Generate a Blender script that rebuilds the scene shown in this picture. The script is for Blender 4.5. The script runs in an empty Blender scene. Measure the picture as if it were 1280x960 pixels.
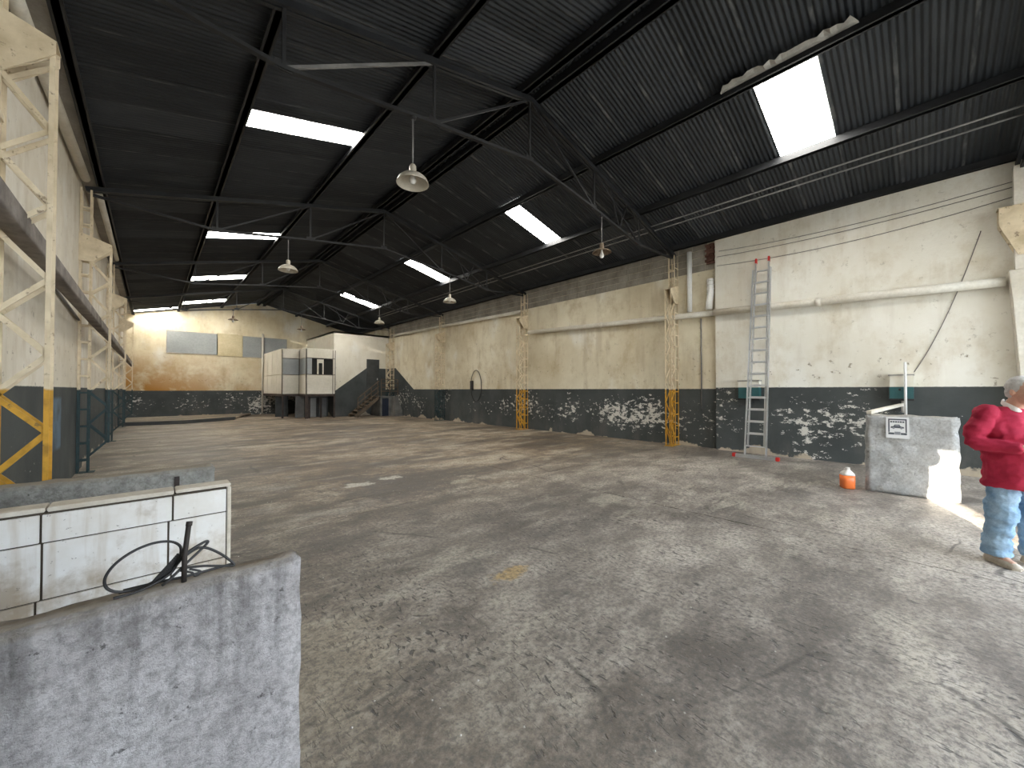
import bpy, bmesh, math, random
from mathutils import Vector, Matrix, noise as mnoise
random.seed(7)
PI = math.pi
scene = bpy.context.scene
COL = scene.collection

# ------------------------------------------------------------------ camera, sky, sun, exposure
cam_d = bpy.data.cameras.new('camera'); cam = bpy.data.objects.new('camera', cam_d); COL.objects.link(cam)
cam_d.sensor_width = 36.0; cam_d.lens = 481 / 1280 * 36.0; cam_d.clip_start = 0.05; cam_d.clip_end = 200
YAW = math.atan(450 / 481)
cam.location = (0, 0, 1.6); cam.rotation_euler = (PI / 2 + math.atan(7 / 481), 0, -YAW)
scene.camera = cam

world = bpy.data.worlds.new('sky'); scene.world = world; world.use_nodes = True
bg = world.node_tree.nodes['Background']
bg.inputs['Color'].default_value = (0.80, 0.90, 1.0, 1); bg.inputs['Strength'].default_value = 4.0

sun_d = bpy.data.lights.new('sun', 'SUN'); sun = bpy.data.objects.new('sun', sun_d); COL.objects.link(sun)
sun_d.energy = 28; sun_d.angle = math.radians(0.8); sun_d.color = (1.0, 0.88, 0.70)
SUN_DIR = Vector((0.958, 0.287, -0.225)).normalized()
sun.rotation_euler = SUN_DIR.to_track_quat('-Z', 'Y').to_euler(); sun.location = (-8, -6, 6)

scene.view_settings.view_transform = 'Standard'; scene.view_settings.look = 'None'
scene.view_settings.exposure = 1.2; scene.view_settings.gamma = 1.0
scene.view_settings.use_curve_mapping = False
SKYLIGHT = 14.0

# ------------------------------------------------------------------ dimensions of the hall
XL, XR, XN = -1.05, 11.20, 11.05           # left wall face, right wall face, thicker right wall near the gate
YF, YB = -3.6, 29.2                        # gate end, far end
RX, RZ, SL = 5.08, 7.20, 0.245             # ridge position, height, roof slope
def roof_z(x): return RZ - SL * abs(x - RX)
FRAMES = [-1.2, 4.95, 11.1, 17.2, 23.3]

# ------------------------------------------------------------------ material helper
class G:
    def __init__(s, name):
        s.m = bpy.data.materials.new(name); s.m.use_nodes = True
        s.t = s.m.node_tree; s.b = s.t.nodes['Principled BSDF']
    def n(s, typ, ins=None, **props):
        nd = s.t.nodes.new('ShaderNode' + typ)
        for k, v in props.items(): setattr(nd, k, v)
        for k, v in (ins or {}).items():
            sk = nd.inputs[k]
            if hasattr(v, 'is_output'): s.t.links.new(v, sk)
            else: sk.default_value = v
        return nd
    def pos(s): return s.n('NewGeometry').outputs['Position']
    def obj(s): return s.n('TexCoord').outputs['Object']
    def xyz(s, v):
        o = s.n('SeparateXYZ', {0: v}).outputs; return o[0], o[1], o[2]
    def mapping(s, v, scale=(1, 1, 1), loc=(0, 0, 0)):
        return s.n('Mapping', {'Vector': v, 'Scale': scale, 'Location': loc}).outputs[0]
    def noise(s, v, scale, detail=6, rough=0.55, dist=0.0):
        return s.n('TexNoise', {'Vector': v, 'Scale': scale, 'Detail': detail, 'Roughness': rough, 'Distortion': dist}).outputs['Fac']
    def voronoi(s, v, scale, feature='F1'):
        return s.n('TexVoronoi', {'Vector': v, 'Scale': scale}, feature=feature).outputs['Distance']
    def mr(s, v, a, b, c=0.0, d=1.0, smooth=False):
        nd = s.n('MapRange', {'Value': v, 'From Min': a, 'From Max': b, 'To Min': c, 'To Max': d})
        if smooth: nd.interpolation_type = 'SMOOTHSTEP'
        return nd.outputs[0]
    def math(s, op, a, b=0.0):
        return s.n('Math', {0: a, 1: b}, operation=op).outputs[0]
    def mix(s, f, a, b, blend='MIX'):
        nd = s.n('Mix', data_type='RGBA', blend_type=blend)
        fi = [i for i in nd.inputs if i.name == 'Factor' and i.type == 'VALUE'][0]
        ca = [i for i in nd.inputs if i.name == 'A' and i.type == 'RGBA'][0]
        cb = [i for i in nd.inputs if i.name == 'B' and i.type == 'RGBA'][0]
        for sk, v in ((fi, f), (ca, a), (cb, b)):
            if hasattr(v, 'is_output'): s.t.links.new(v, sk)
            else: sk.default_value = v if not isinstance(v, tuple) else (v + (1,))[:4]
        return [o for o in nd.outputs if o.type == 'RGBA'][0]
    def ramp(s, f, stops):
        nd = s.n('ValToRGB', {0: f}); e = nd.color_ramp.elements
        while len(e) < len(stops): e.new(0.5)
        for el, (p, c) in zip(e, stops):
            el.position = p; el.color = (c + (1,))[:4]
        return nd.outputs[0]
    def bump(s, h, strength=0.3, dist=0.01):
        o = s.n('Bump', {'Height': h, 'Strength': strength, 'Distance': dist}).outputs[0]
        s.t.links.new(o, s.b.inputs['Normal'])
    def out(s, color=None, rough=0.7, metal=0.0, spec=0.5):
        b = s.b.inputs
        for sk, v in (('Base Color', color), ('Roughness', rough), ('Metallic', metal), ('Specular IOR Level', spec)):
            if v is None: continue
            if hasattr(v, 'is_output'): s.t.links.new(v, b[sk])
            elif isinstance(v, tuple): b[sk].default_value = (v + (1,))[:4]
            else: b[sk].default_value = v
        return s.m

def worn(name, c1, c2, rough=0.7, metal=0.0, scale=3.0, bump=0.15, lo=0.35, hi=0.65, spec=0.4):
    g = G(name); p = g.pos()
    f = g.noise(p, scale, 8, 0.6)
    c = g.ramp(f, [(lo, c1), (hi, c2)])
    fine = g.noise(p, scale * 14, 4, 0.6)
    c = g.mix(g.mr(fine, 0.35, 0.7, 0.0, 0.25), c, tuple(x * 0.55 for x in c1))
    if bump: g.bump(g.noise(p, scale * 10, 6, 0.65), bump, 0.01)
    return g.out(c, rough, metal, spec)

def wall_mat(name, dado_fn, cream=((0.60, 0.53, 0.40), (0.74, 0.69, 0.57)), dado=((0.050, 0.056, 0.056), (0.075, 0.082, 0.080)),
             peel=0.60, rust=0.0, extra=None, dirt=0.5):
    """cream plaster over a dark painted dado, with peeling, dirt streaks and repairs"""
    g = G(name); p = g.pos(); x, y, z = g.xyz(p)
    big = g.noise(p, 0.55, 9, 0.62)
    col = g.ramp(big, [(0.32, cream[0]), (0.62, cream[1])])
    white = g.noise(g.mapping(p, (1, 1, 0.6), (3.1, 7.7, 2.0)), 0.8, 6, 0.55)
    col = g.mix(g.mr(white, 0.56, 0.70, 0, 0.7), col, (0.80, 0.79, 0.74))
    mott = g.noise(g.mapping(p, (1, 1, 0.8), (6, 2, 9)), 1.7, 10, 0.7)
    col = g.mix(g.mr(mott, 0.50, 0.66, 0, dirt), col, (0.44, 0.34, 0.19))
    streak = g.math('MULTIPLY', g.noise(g.mapping(p, (3.5, 3.5, 0.45)), 1.0, 8, 0.65), g.mr(g.noise(p, 0.8, 4), 0.35, 0.6, 0.75, 1.1))
    col = g.mix(g.mr(streak, 0.50, 0.70, 0, dirt * 0.6), col, (0.34, 0.25, 0.14))
    spot = g.noise(p, 7.0, 5, 0.7)
    band = g.mr(g.math('ABSOLUTE', g.math('SUBTRACT', z, 2.05)), 0.1, 0.6, 1.0, 0.35)
    col = g.mix(g.math('MULTIPLY', g.mr(spot, 0.62, 0.70), band), col, (0.20, 0.16, 0.10))
    if rust:
        r1 = g.mr(z, 1.5, 3.9, 1.2, 0.1); r2 = g.mr(x, -1.0, 5.5, 1.0, 0.2)
        rr = g.math('MULTIPLY', g.math('MULTIPLY', r1, r2), g.mr(g.noise(p, 0.9, 9, 0.7), 0.38, 0.56))
        col = g.mix(g.math('MULTIPLY', rr, rust), col, (0.42, 0.20, 0.045))
    dcol = g.ramp(g.noise(p, 1.3, 6), [(0.35, dado[0]), (0.65, dado[1])])
    pn = g.noise(g.mapping(p, (1, 1, 1.7)), 5.0, 12, 0.74)
    area = g.noise(g.mapping(p, (1, 1, 1), (11, 3, 5)), 0.55, 3, 0.5)
    pk = g.math('ADD', pn, g.mr(area, 0.36, 0.64, -0.11, 0.06))
    pk = g.math('ADD', pk, g.mr(g.math('ABSOLUTE', g.math('SUBTRACT', z, 0.85)), 0.2, 0.85, 0.02, -0.09))
    dcol = g.mix(g.mr(pk, peel, peel + 0.012), dcol, (0.62, 0.60, 0.55))
    low = g.math('ADD', g.noise(g.mapping(p, (1, 1, 1), (4, 9, 0)), 0.9, 9, 0.6), g.mr(z, 0.0, 0.55, 0.10, -0.30))
    dcol = g.mix(g.mr(low, 0.575, 0.60), dcol, (0.46, 0.39, 0.30))
    damp = g.noise(g.mapping(p, (1.2, 1.2, 0.5), (1, 5, 8)), 1.1, 8, 0.6)
    dcol = g.mix(g.math('MULTIPLY', g.mr(damp, 0.5, 0.66, 0, 0.5), g.mr(z, 0.2, 1.1, 1, 0)), dcol, (0.14, 0.13, 0.115))
    dz = dado_fn(g, x, y, z)
    edge = g.math('ADD', z, g.mr(g.noise(p, 14, 3), 0, 1, -0.008, 0.008))
    mask = g.mr(g.math('SUBTRACT', edge, dz), -0.006, 0.006)
    fin = g.mix(mask, dcol, col)
    if extra: fin = extra(g, fin, x, y, z, p)
    g.bump(g.math('ADD', g.noise(p, 9, 9, 0.7), g.math('MULTIPLY', pk, 0.5)), 0.35, 0.02)
    return g.out(fin, 0.82, 0, 0.25)

def flat(name, c, rough=0.6, metal=0.0, spec=0.4):
    return G(name).out(c, rough, metal, spec)

def left_extra(g, col, x, y, z, p):
    n = g.noise(p, 3.0, 6, 0.6)
    m = g.math('MULTIPLY', g.mr(g.math('ABSOLUTE', g.math('SUBTRACT', y, 8.9)), 0.42, 0.48, 1, 0), g.mr(g.math('ABSOLUTE', g.math('SUBTRACT', z, 1.08)), 0.36, 0.42, 1, 0))
    return g.mix(g.math('MULTIPLY', m, g.mr(n, 0.35, 0.55, 0.25, 0.85)), col, (0.13, 0.19, 0.25))

MAT = {}
MAT['wall_right'] = wall_mat('cream_plaster_right', lambda g, x, y, z: g.mr(y, 20.4, 22.7, 1.62, 2.95), peel=0.568,
                             cream=((0.58, 0.50, 0.35), (0.74, 0.68, 0.53)), dirt=0.55)
MAT['wall_near'] = wall_mat('whitewashed_plaster_near', lambda g, x, y, z: 1.655, peel=0.555,
                            cream=((0.70, 0.66, 0.56), (0.80, 0.78, 0.71)), dirt=0.3)
MAT['wall_left'] = wall_mat('cream_plaster_left', lambda g, x, y, z: 1.64, peel=0.66, cream=((0.64, 0.58, 0.46), (0.76, 0.71, 0.61)), extra=left_extra, dirt=0.35)
MAT['wall_back'] = wall_mat('stained_plaster_far', lambda g, x, y, z: 1.54, peel=0.535, rust=1.0, cream=((0.60, 0.50, 0.32), (0.78, 0.71, 0.54)), dirt=0.35)
MAT['wall_stair'] = wall_mat('pale_plaster_stair', lambda g, x, y, z: g.mr(x, 7.87, 9.76, 1.52, 2.94), peel=0.9, cream=((0.72, 0.67, 0.55), (0.80, 0.76, 0.66)), dirt=0.2)
MAT['wall_front'] = wall_mat('plaster_gate_end', lambda g, x, y, z: 1.6, peel=0.62)
MAT['roof'] = None

def roof_mat():
    g = G('black_painted_roof_sheet'); p = g.pos()
    rnd = g.n('ObjectInfo').outputs['Random']
    c = g.ramp(rnd, [(0.0, (0.0125, 0.015, 0.0185)), (0.55, (0.020, 0.0235, 0.028)), (1.0, (0.034, 0.038, 0.044))])
    dust = g.noise(g.mapping(p, (0.7, 2.5, 1)), 1.2, 8, 0.65)
    c = g.mix(g.mr(dust, 0.50, 0.75, 0, 0.55), c, (0.060, 0.064, 0.068))
    ob = g.obj(); ox, oy, oz = g.xyz(ob)
    lap = g.mr(g.math('ABSOLUTE', g.math('SUBTRACT', oy, 0.745)), 0.02, 0.035, 1, 0)
    ln = g.noise(g.mapping(p, (1.5, 6, 1)), 2.0, 4)
    c = g.mix(g.math('MULTIPLY', lap, g.mr(ln, 0.45, 0.65, 0.0, 0.75)), c, (0.11, 0.11, 0.108))
    return g.out(c, 0.62, 0.0, 0.4)
MAT['roof'] = roof_mat()
def skylight_mat():
    g = G('daylit_translucent_sheet')
    b = g.b.inputs; b['Base Color'].default_value = (0.85, 0.86, 0.84, 1); b['Roughness'].default_value = 0.5
    b['Emission Color'].default_value = (1.0, 0.97, 0.90, 1); b['Emission Strength'].default_value = SKYLIGHT
    return g.m
MAT['skylight'] = skylight_mat()
MAT['black_steel'] = worn('black_painted_steel', (0.012, 0.013, 0.015), (0.026, 0.028, 0.032), 0.55, 0.0, 2.5, 0.05)
MAT['dusty_steel'] = worn('dusty_dark_steel', (0.014, 0.014, 0.016), (0.030, 0.031, 0.033), 0.65, 0.0, 2.0, 0.05)
MAT['conduit'] = worn('grey_conduit', (0.16, 0.16, 0.16), (0.32, 0.31, 0.30), 0.5, 0.2, 1.2, 0)
MAT['pvc'] = worn('dirty_white_pipe', (0.60, 0.55, 0.45), (0.76, 0.73, 0.65), 0.5, 0, 1.5, 0.03)
MAT['white_pipe'] = worn('white_pipe', (0.78, 0.78, 0.76), (0.84, 0.84, 0.82), 0.4, 0, 2, 0)
MAT['beam'] = worn('grey_ring_beam', (0.30, 0.28, 0.25), (0.44, 0.41, 0.37), 0.8, 0, 2, 0.2)
MAT['timber'] = worn('weathered_timber', (0.12, 0.10, 0.085), (0.30, 0.265, 0.235), 0.8, 0, 3, 0.3)
MAT['block'] = worn('grey_concrete_block', (0.22, 0.20, 0.17), (0.37, 0.34, 0.29), 0.9, 0, 2.3, 0.4)
MAT['brick'] = worn('dark_red_brick', (0.10, 0.045, 0.032), (0.20, 0.10, 0.075), 0.9, 0, 4, 0.4)
MAT['enamel'] = worn('cream_enamel', (0.52, 0.47, 0.38), (0.70, 0.65, 0.55), 0.4, 0, 6, 0)
MAT['rusty_shade'] = worn('rusty_enamel', (0.10, 0.055, 0.03), (0.34, 0.27, 0.19), 0.6, 0, 9, 0.1)
MAT['bulb'] = flat('opal_glass_bulb', (0.85, 0.84, 0.80), 0.15)
MAT['cable'] = flat('black_rubber_cable', (0.018, 0.017, 0.017), 0.5)
MAT['thin_wire'] = flat('grey_wire', (0.16, 0.15, 0.14), 0.6)
MAT['rust_iron'] = worn('rusty_iron_rod', (0.020, 0.016, 0.014), (0.05, 0.04, 0.035), 0.7, 0.2, 10, 0.1)
MAT['alu'] = worn('aluminium', (0.60, 0.61, 0.62), (0.74, 0.75, 0.76), 0.32, 0.75, 3, 0)
MAT['red_plastic'] = flat('red_plastic', (0.62, 0.035, 0.03), 0.45)
MAT['panel'] = worn('cream_office_panel', (0.60, 0.56, 0.46), (0.70, 0.66, 0.57), 0.55, 0, 1.0, 0)
MAT['grey_panel'] = worn('grey_partition_panel', (0.10, 0.10, 0.10), (0.17, 0.17, 0.165), 0.6, 0, 1.5, 0)
MAT['light_door'] = worn('light_grey_door', (0.24, 0.245, 0.24), (0.31, 0.31, 0.30), 0.6, 0, 1.5, 0)
MAT['brown_steel'] = worn('dark_brown_steel', (0.030, 0.020, 0.016), (0.06, 0.04, 0.032), 0.6, 0, 3, 0.05)
MAT['rail_brown'] = worn('brown_painted_rail', (0.085, 0.060, 0.038), (0.16, 0.12, 0.08), 0.6, 0, 3, 0.05)
MAT['dark_paint'] = worn('dark_grey_paint', (0.035, 0.038, 0.038), (0.065, 0.068, 0.066), 0.6, 0, 2, 0.05)
MAT['blue_door'] = worn('dark_blue_door', (0.006, 0.010, 0.022), (0.012, 0.022, 0.045), 0.5, 0, 2, 0)
MAT['grey_concrete'] = worn('stair_concrete', (0.11, 0.108, 0.10), (0.22, 0.21, 0.19), 0.85, 0, 2, 0.25)
MAT['glass_grey'] = worn('dusty_wired_glass', (0.26, 0.275, 0.27), (0.34, 0.35, 0.34), 0.35, 0, 0.8, 0)
MAT['tan_infill'] = worn('tan_rendered_infill', (0.52, 0.43, 0.25), (0.64, 0.55, 0.36), 0.85, 0, 1.0, 0.1)
MAT['paper'] = flat('white_paper', (0.82, 0.83, 0.84), 0.6)
MAT['ink'] = flat('dark_print', (0.09, 0.10, 0.12), 0.6)
MAT['ink_mid'] = flat('grey_print', (0.28, 0.29, 0.32), 0.6)
MAT['jug_clear'] = flat('clear_white_plastic', (0.80, 0.76, 0.72), 0.3)
MAT['jug_orange'] = flat('orange_liquid_plastic', (0.85, 0.20, 0.05), 0.25)
MAT['torn'] = worn('torn_foil_insulation', (0.30, 0.29, 0.26), (0.52, 0.50, 0.46), 0.5, 0, 5, 0.2)
MAT['window_dark'] = flat('dark_window_glass', (0.015, 0.016, 0.017), 0.12)
MAT['chip'] = flat('pale_debris', (0.55, 0.52, 0.47), 0.8)

def column_mat(name, foot, z0=1.60):
    g = G(name); ob = g.obj(); p = g.pos(); z = g.xyz(ob)[2]
    cream = g.ramp(g.noise(p, 4, 7, 0.6), [(0.3, (0.52, 0.42, 0.27)), (0.6, (0.74, 0.63, 0.45))])
    rust = g.noise(p, 13, 6, 0.65)
    cream = g.mix(g.mr(rust, 0.60, 0.68, 0, 0.8), cream, (0.16, 0.10, 0.06))
    f = g.mix(g.mr(g.noise(p, 9, 6), 0.4, 0.7), foot, tuple(c * 0.55 for c in foot))
    f = g.mix(g.mr(rust, 0.63, 0.70, 0, 0.7), f, (0.10, 0.07, 0.04))
    c = g.mix(g.mr(g.math('ADD', z, g.mr(rust, 0, 1, -0.03, 0.03)), z0 - 0.01, z0 + 0.01), f, cream)
    return g.out(c, 0.5, 0, 0.4)
MAT['col_yellow'] = column_mat('cream_steel_yellow_foot', (0.62, 0.33, 0.035))
MAT['col_green'] = column_mat('cream_steel_green_foot', (0.018, 0.045, 0.048))
MAT['wall_box'] = None
def box_mat():
    g = G('two_tone_painted_box'); p = g.pos(); z = g.xyz(p)[2]
    top = g.ramp(g.noise(p, 3, 5), [(0.35, (0.66, 0.62, 0.52)), (0.65, (0.76, 0.73, 0.65))])
    low = g.ramp(g.noise(p, 4, 5), [(0.35, (0.022, 0.085, 0.090)), (0.65, (0.035, 0.12, 0.125))])
    return g.out(g.mix(g.mr(z, 1.65, 1.66), low, top), 0.4, 0, 0.5)
MAT['wall_box'] = box_mat()

def concrete_mat(name, c1, c2, dark, drip=0.8, rough_bump=0.9, topz=0.95):
    g = G(name); p = g.pos(); z = g.xyz(p)[2]
    c = g.ramp(g.noise(p, 2.2, 10, 0.68), [(0.30, c1), (0.66, c2)])
    fine = g.noise(p, 30, 8, 0.8)
    c = g.mix(g.mr(fine, 0.44, 0.62, 0, 0.6), c, dark)
    mid = g.noise(p, 7, 10, 0.75)
    c = g.mix(g.mr(mid, 0.52, 0.66, 0, 0.55), c, dark)
    st = g.noise(g.mapping(p, (9, 9, 0.7)), 1.0, 6, 0.6)
    c = g.mix(g.math('MULTIPLY', g.mr(st, 0.46, 0.62, 0, drip), g.mr(z, topz - 0.55, topz - 0.02, 0.08, 1.0)), c, tuple(v * 0.6 for v in dark))
    pit = g.noise(p, 16, 5, 0.7)
    c = g.mix(g.mr(pit, 0.64, 0.68, 0, 0.8), c, tuple(v * 0.5 for v in dark))
    nz = g.xyz(g.n('NewGeometry').outputs['Normal'])[2]
    c = g.mix(g.math('MULTIPLY', g.mr(nz, 0.55, 0.9), g.mr(fine, 0.35, 0.6, 0.9, 0.5)), c, (0.40, 0.335, 0.25))
    g.bump(g.math('ADD', g.noise(p, 14, 9, 0.75), g.math('MULTIPLY', fine, 0.5)), rough_bump, 0.035)
    return g.out(c, 0.88, 0, 0.25)
MAT['slab_front'] = concrete_mat('rough_grey_concrete', (0.46, 0.43, 0.425), (0.66, 0.635, 0.635), (0.19, 0.175, 0.168))
MAT['trough'] = concrete_mat('grey_cement_render', (0.36, 0.355, 0.32), (0.54, 0.53, 0.49), (0.18, 0.17, 0.15), drip=0.35)
MAT['block_wall'] = concrete_mat('pale_rough_cement', (0.52, 0.53, 0.53), (0.68, 0.69, 0.69), (0.32, 0.32, 0.315), drip=0.15, topz=1.2)
def tile_mat():
    g = G('dirty_white_tile'); p = g.pos(); z = g.xyz(p)[2]
    c = g.ramp(g.noise(p, 2.0, 9, 0.65), [(0.30, (0.62, 0.57, 0.50)), (0.62, (0.80, 0.79, 0.77))])
    st = g.noise(g.mapping(p, (11, 11, 0.8)), 1.0, 7, 0.6)
    c = g.mix(g.mr(st, 0.48, 0.64, 0, 0.5), c, (0.42, 0.33, 0.22))
    grime = g.math('ADD', g.noise(p, 3.2, 8, 0.65), g.mr(z, 0.35, 0.75, 0.12, -0.10))
    c = g.mix(g.mr(grime, 0.46, 0.62, 0, 0.75), c, (0.33, 0.25, 0.16))
    sp = g.noise(p, 30, 4, 0.7)
    c = g.mix(g.mr(sp, 0.66, 0.70, 0, 0.7), c, (0.20, 0.17, 0.14))
    return g.out(c, 0.42, 0, 0.45)
MAT['tile'] = tile_mat()
MAT['tile_joint'] = flat('dark_joint', (0.07, 0.055, 0.04), 0.9)
MAT['tile_trim'] = worn('cream_edge_trim', (0.48, 0.42, 0.33), (0.68, 0.63, 0.54), 0.6, 0, 5, 0.1)

def floor_mat():
    g = G('worn_oily_concrete_floor'); p = g.pos(); x, y, z = g.xyz(p)
    big = g.noise(g.mapping(p, (0.6, 1.0, 1)), 0.45, 6, 0.55)
    mid = g.noise(g.mapping(p, (0.8, 1.0, 1), (5, 2, 0)), 2.2, 13, 0.72)
    tone = g.math('ADD', g.math('MULTIPLY', big, 0.45), g.math('MULTIPLY', mid, 0.55))
    far = g.mr(g.math('ADD', y, g.math('MULTIPLY', big, 3.0)), 4.0, 9.0, 0, 1, True)
    near_c = g.ramp(tone, [(0.42, (0.135, 0.116, 0.100)), (0.50, (0.295, 0.258, 0.222)), (0.575, (0.47, 0.422, 0.368))])
    far_c = g.ramp(tone, [(0.42, (0.115, 0.080, 0.050)), (0.50, (0.280, 0.205, 0.132)), (0.58, (0.52, 0.44, 0.335))])
    c = g.mix(far, near_c, far_c)
    left = g.mr(g.math('ADD', x, g.math('MULTIPLY', mid, 2.0)), 1.6, 3.4, 0.8, 0, True)
    c = g.mix(left, c, g.ramp(mid, [(0.38, (0.115, 0.092, 0.070)), (0.50, (0.25, 0.208, 0.158)), (0.60, (0.44, 0.385, 0.30)), (0.70, (0.58, 0.54, 0.47))]))
    oil = g.noise(g.mapping(p, (0.45, 1.3, 1), (2, 4, 0)), 0.9, 9, 0.62)
    c = g.mix(g.math('MULTIPLY', g.mr(oil, 0.48, 0.60, 0, 0.75), g.mr(y, 2.0, 6.0, 0.35, 1.0)), c, (0.075, 0.057, 0.042))
    dust = g.noise(g.mapping(p, (0.5, 1.3, 1), (8, 1, 0)), 1.3, 10, 0.7)
    c = g.mix(g.mr(dust, 0.54, 0.66, 0, 0.6), c, (0.52, 0.47, 0.39))
    # chisel-like pits running along the slab
    wob = g.n('VectorMath', {0: p, 1: g.n('VectorMath', {0: g.n('TexNoise', {'Vector': p, 'Scale': 1.5}).outputs['Color'], 1: (0.35, 0.35, 0)}, operation='MULTIPLY').outputs[0]}, operation='ADD').outputs[0]
    pit = g.noise(g.mapping(wob, (34, 11, 1)), 1.0, 3, 0.6)
    where = g.mr(g.noise(p, 1.1, 5), 0.40, 0.56, 0.0, 1.0)
    pm = g.math('MULTIPLY', g.mr(pit, 0.585, 0.64), g.math('MULTIPLY', where, g.mr(y, 3.0, 7.0, 1, 0.15)))
    edge_n = g.noise(p, 5.0, 10, 0.72)
    def blob(col, cx, cy, rx, ry, colr, amt):
        dx = g.math('DIVIDE', g.math('SUBTRACT', x, cx), rx); dy = g.math('DIVIDE', g.math('SUBTRACT', y, cy), ry)
        d = g.math('SQRT', g.math('ADD', g.math('MULTIPLY', dx, dx), g.math('MULTIPLY', dy, dy)))
        d = g.math('ADD', d, g.math('MULTIPLY', g.math('SUBTRACT', edge_n, 0.5), 4.5))
        return g.mix(g.mr(d, 0.6, 1.1, amt, 0), col, colr)
    c = blob(c, 3.4, 6.1, 1.5, 1.1, (0.075, 0.064, 0.053), 0.6)
    c = blob(c, 2.55, 6.5, 0.28, 0.16, (0.66, 0.62, 0.54), 0.95)
    c = blob(c, 3.15, 6.6, 0.20, 0.13, (0.66, 0.62, 0.54), 0.95)
    c = blob(c, 4.0, 5.55, 0.22, 0.16, (0.52, 0.46, 0.35), 0.8)
    c = blob(c, 2.3, 2.47, 0.17, 0.10, (0.46, 0.31, 0.12), 0.85)
    c = blob(c, 2.1, 2.8, 0.25, 0.15, (0.08, 0.073, 0.068), 0.45)
    c = blob(c, 4.85, 3.15, 0.40, 0.20, (0.50, 0.46, 0.38), 0.5)
    c = blob(c, 0.72, 2.4, 0.45, 0.6, (0.44, 0.375, 0.28), 0.5)
    fine = g.noise(p, 26, 9, 0.8)
    c = g.mix(g.mr(fine, 0.46, 0.58, 0.0, 0.68), c, (0.085, 0.079, 0.075))
    c = g.mix(g.mr(fine, 0.44, 0.34, 0.0, 0.35), c, (0.50, 0.48, 0.45))
    c = g.mix(g.math('MULTIPLY', pm, 0.8), c, (0.050, 0.046, 0.045))
    crack = g.voronoi(g.mapping(wob, (0.55, 0.8, 1)), 1.0, 'DISTANCE_TO_EDGE')
    cm = g.math('MULTIPLY', g.mr(crack, 0.004, 0.012, 1, 0), g.mr(g.noise(p, 0.6, 3), 0.50, 0.62))
    c = g.mix(g.math('MULTIPLY', cm, 0.7), c, (0.04, 0.036, 0.032))
    hgt = g.math('SUBTRACT', g.math('ADD', g.noise(p, 6, 10, 0.72), g.math('MULTIPLY', fine, 0.5)), g.math('MULTIPLY', pm, 0.9))
    g.bump(hgt, 0.55, 0.02)
    rough = g.mr(tone, 0.38, 0.62, 0.45, 0.68)
    return g.out(c, rough, 0, 0.5)
MAT['floor'] = floor_mat()

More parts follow.
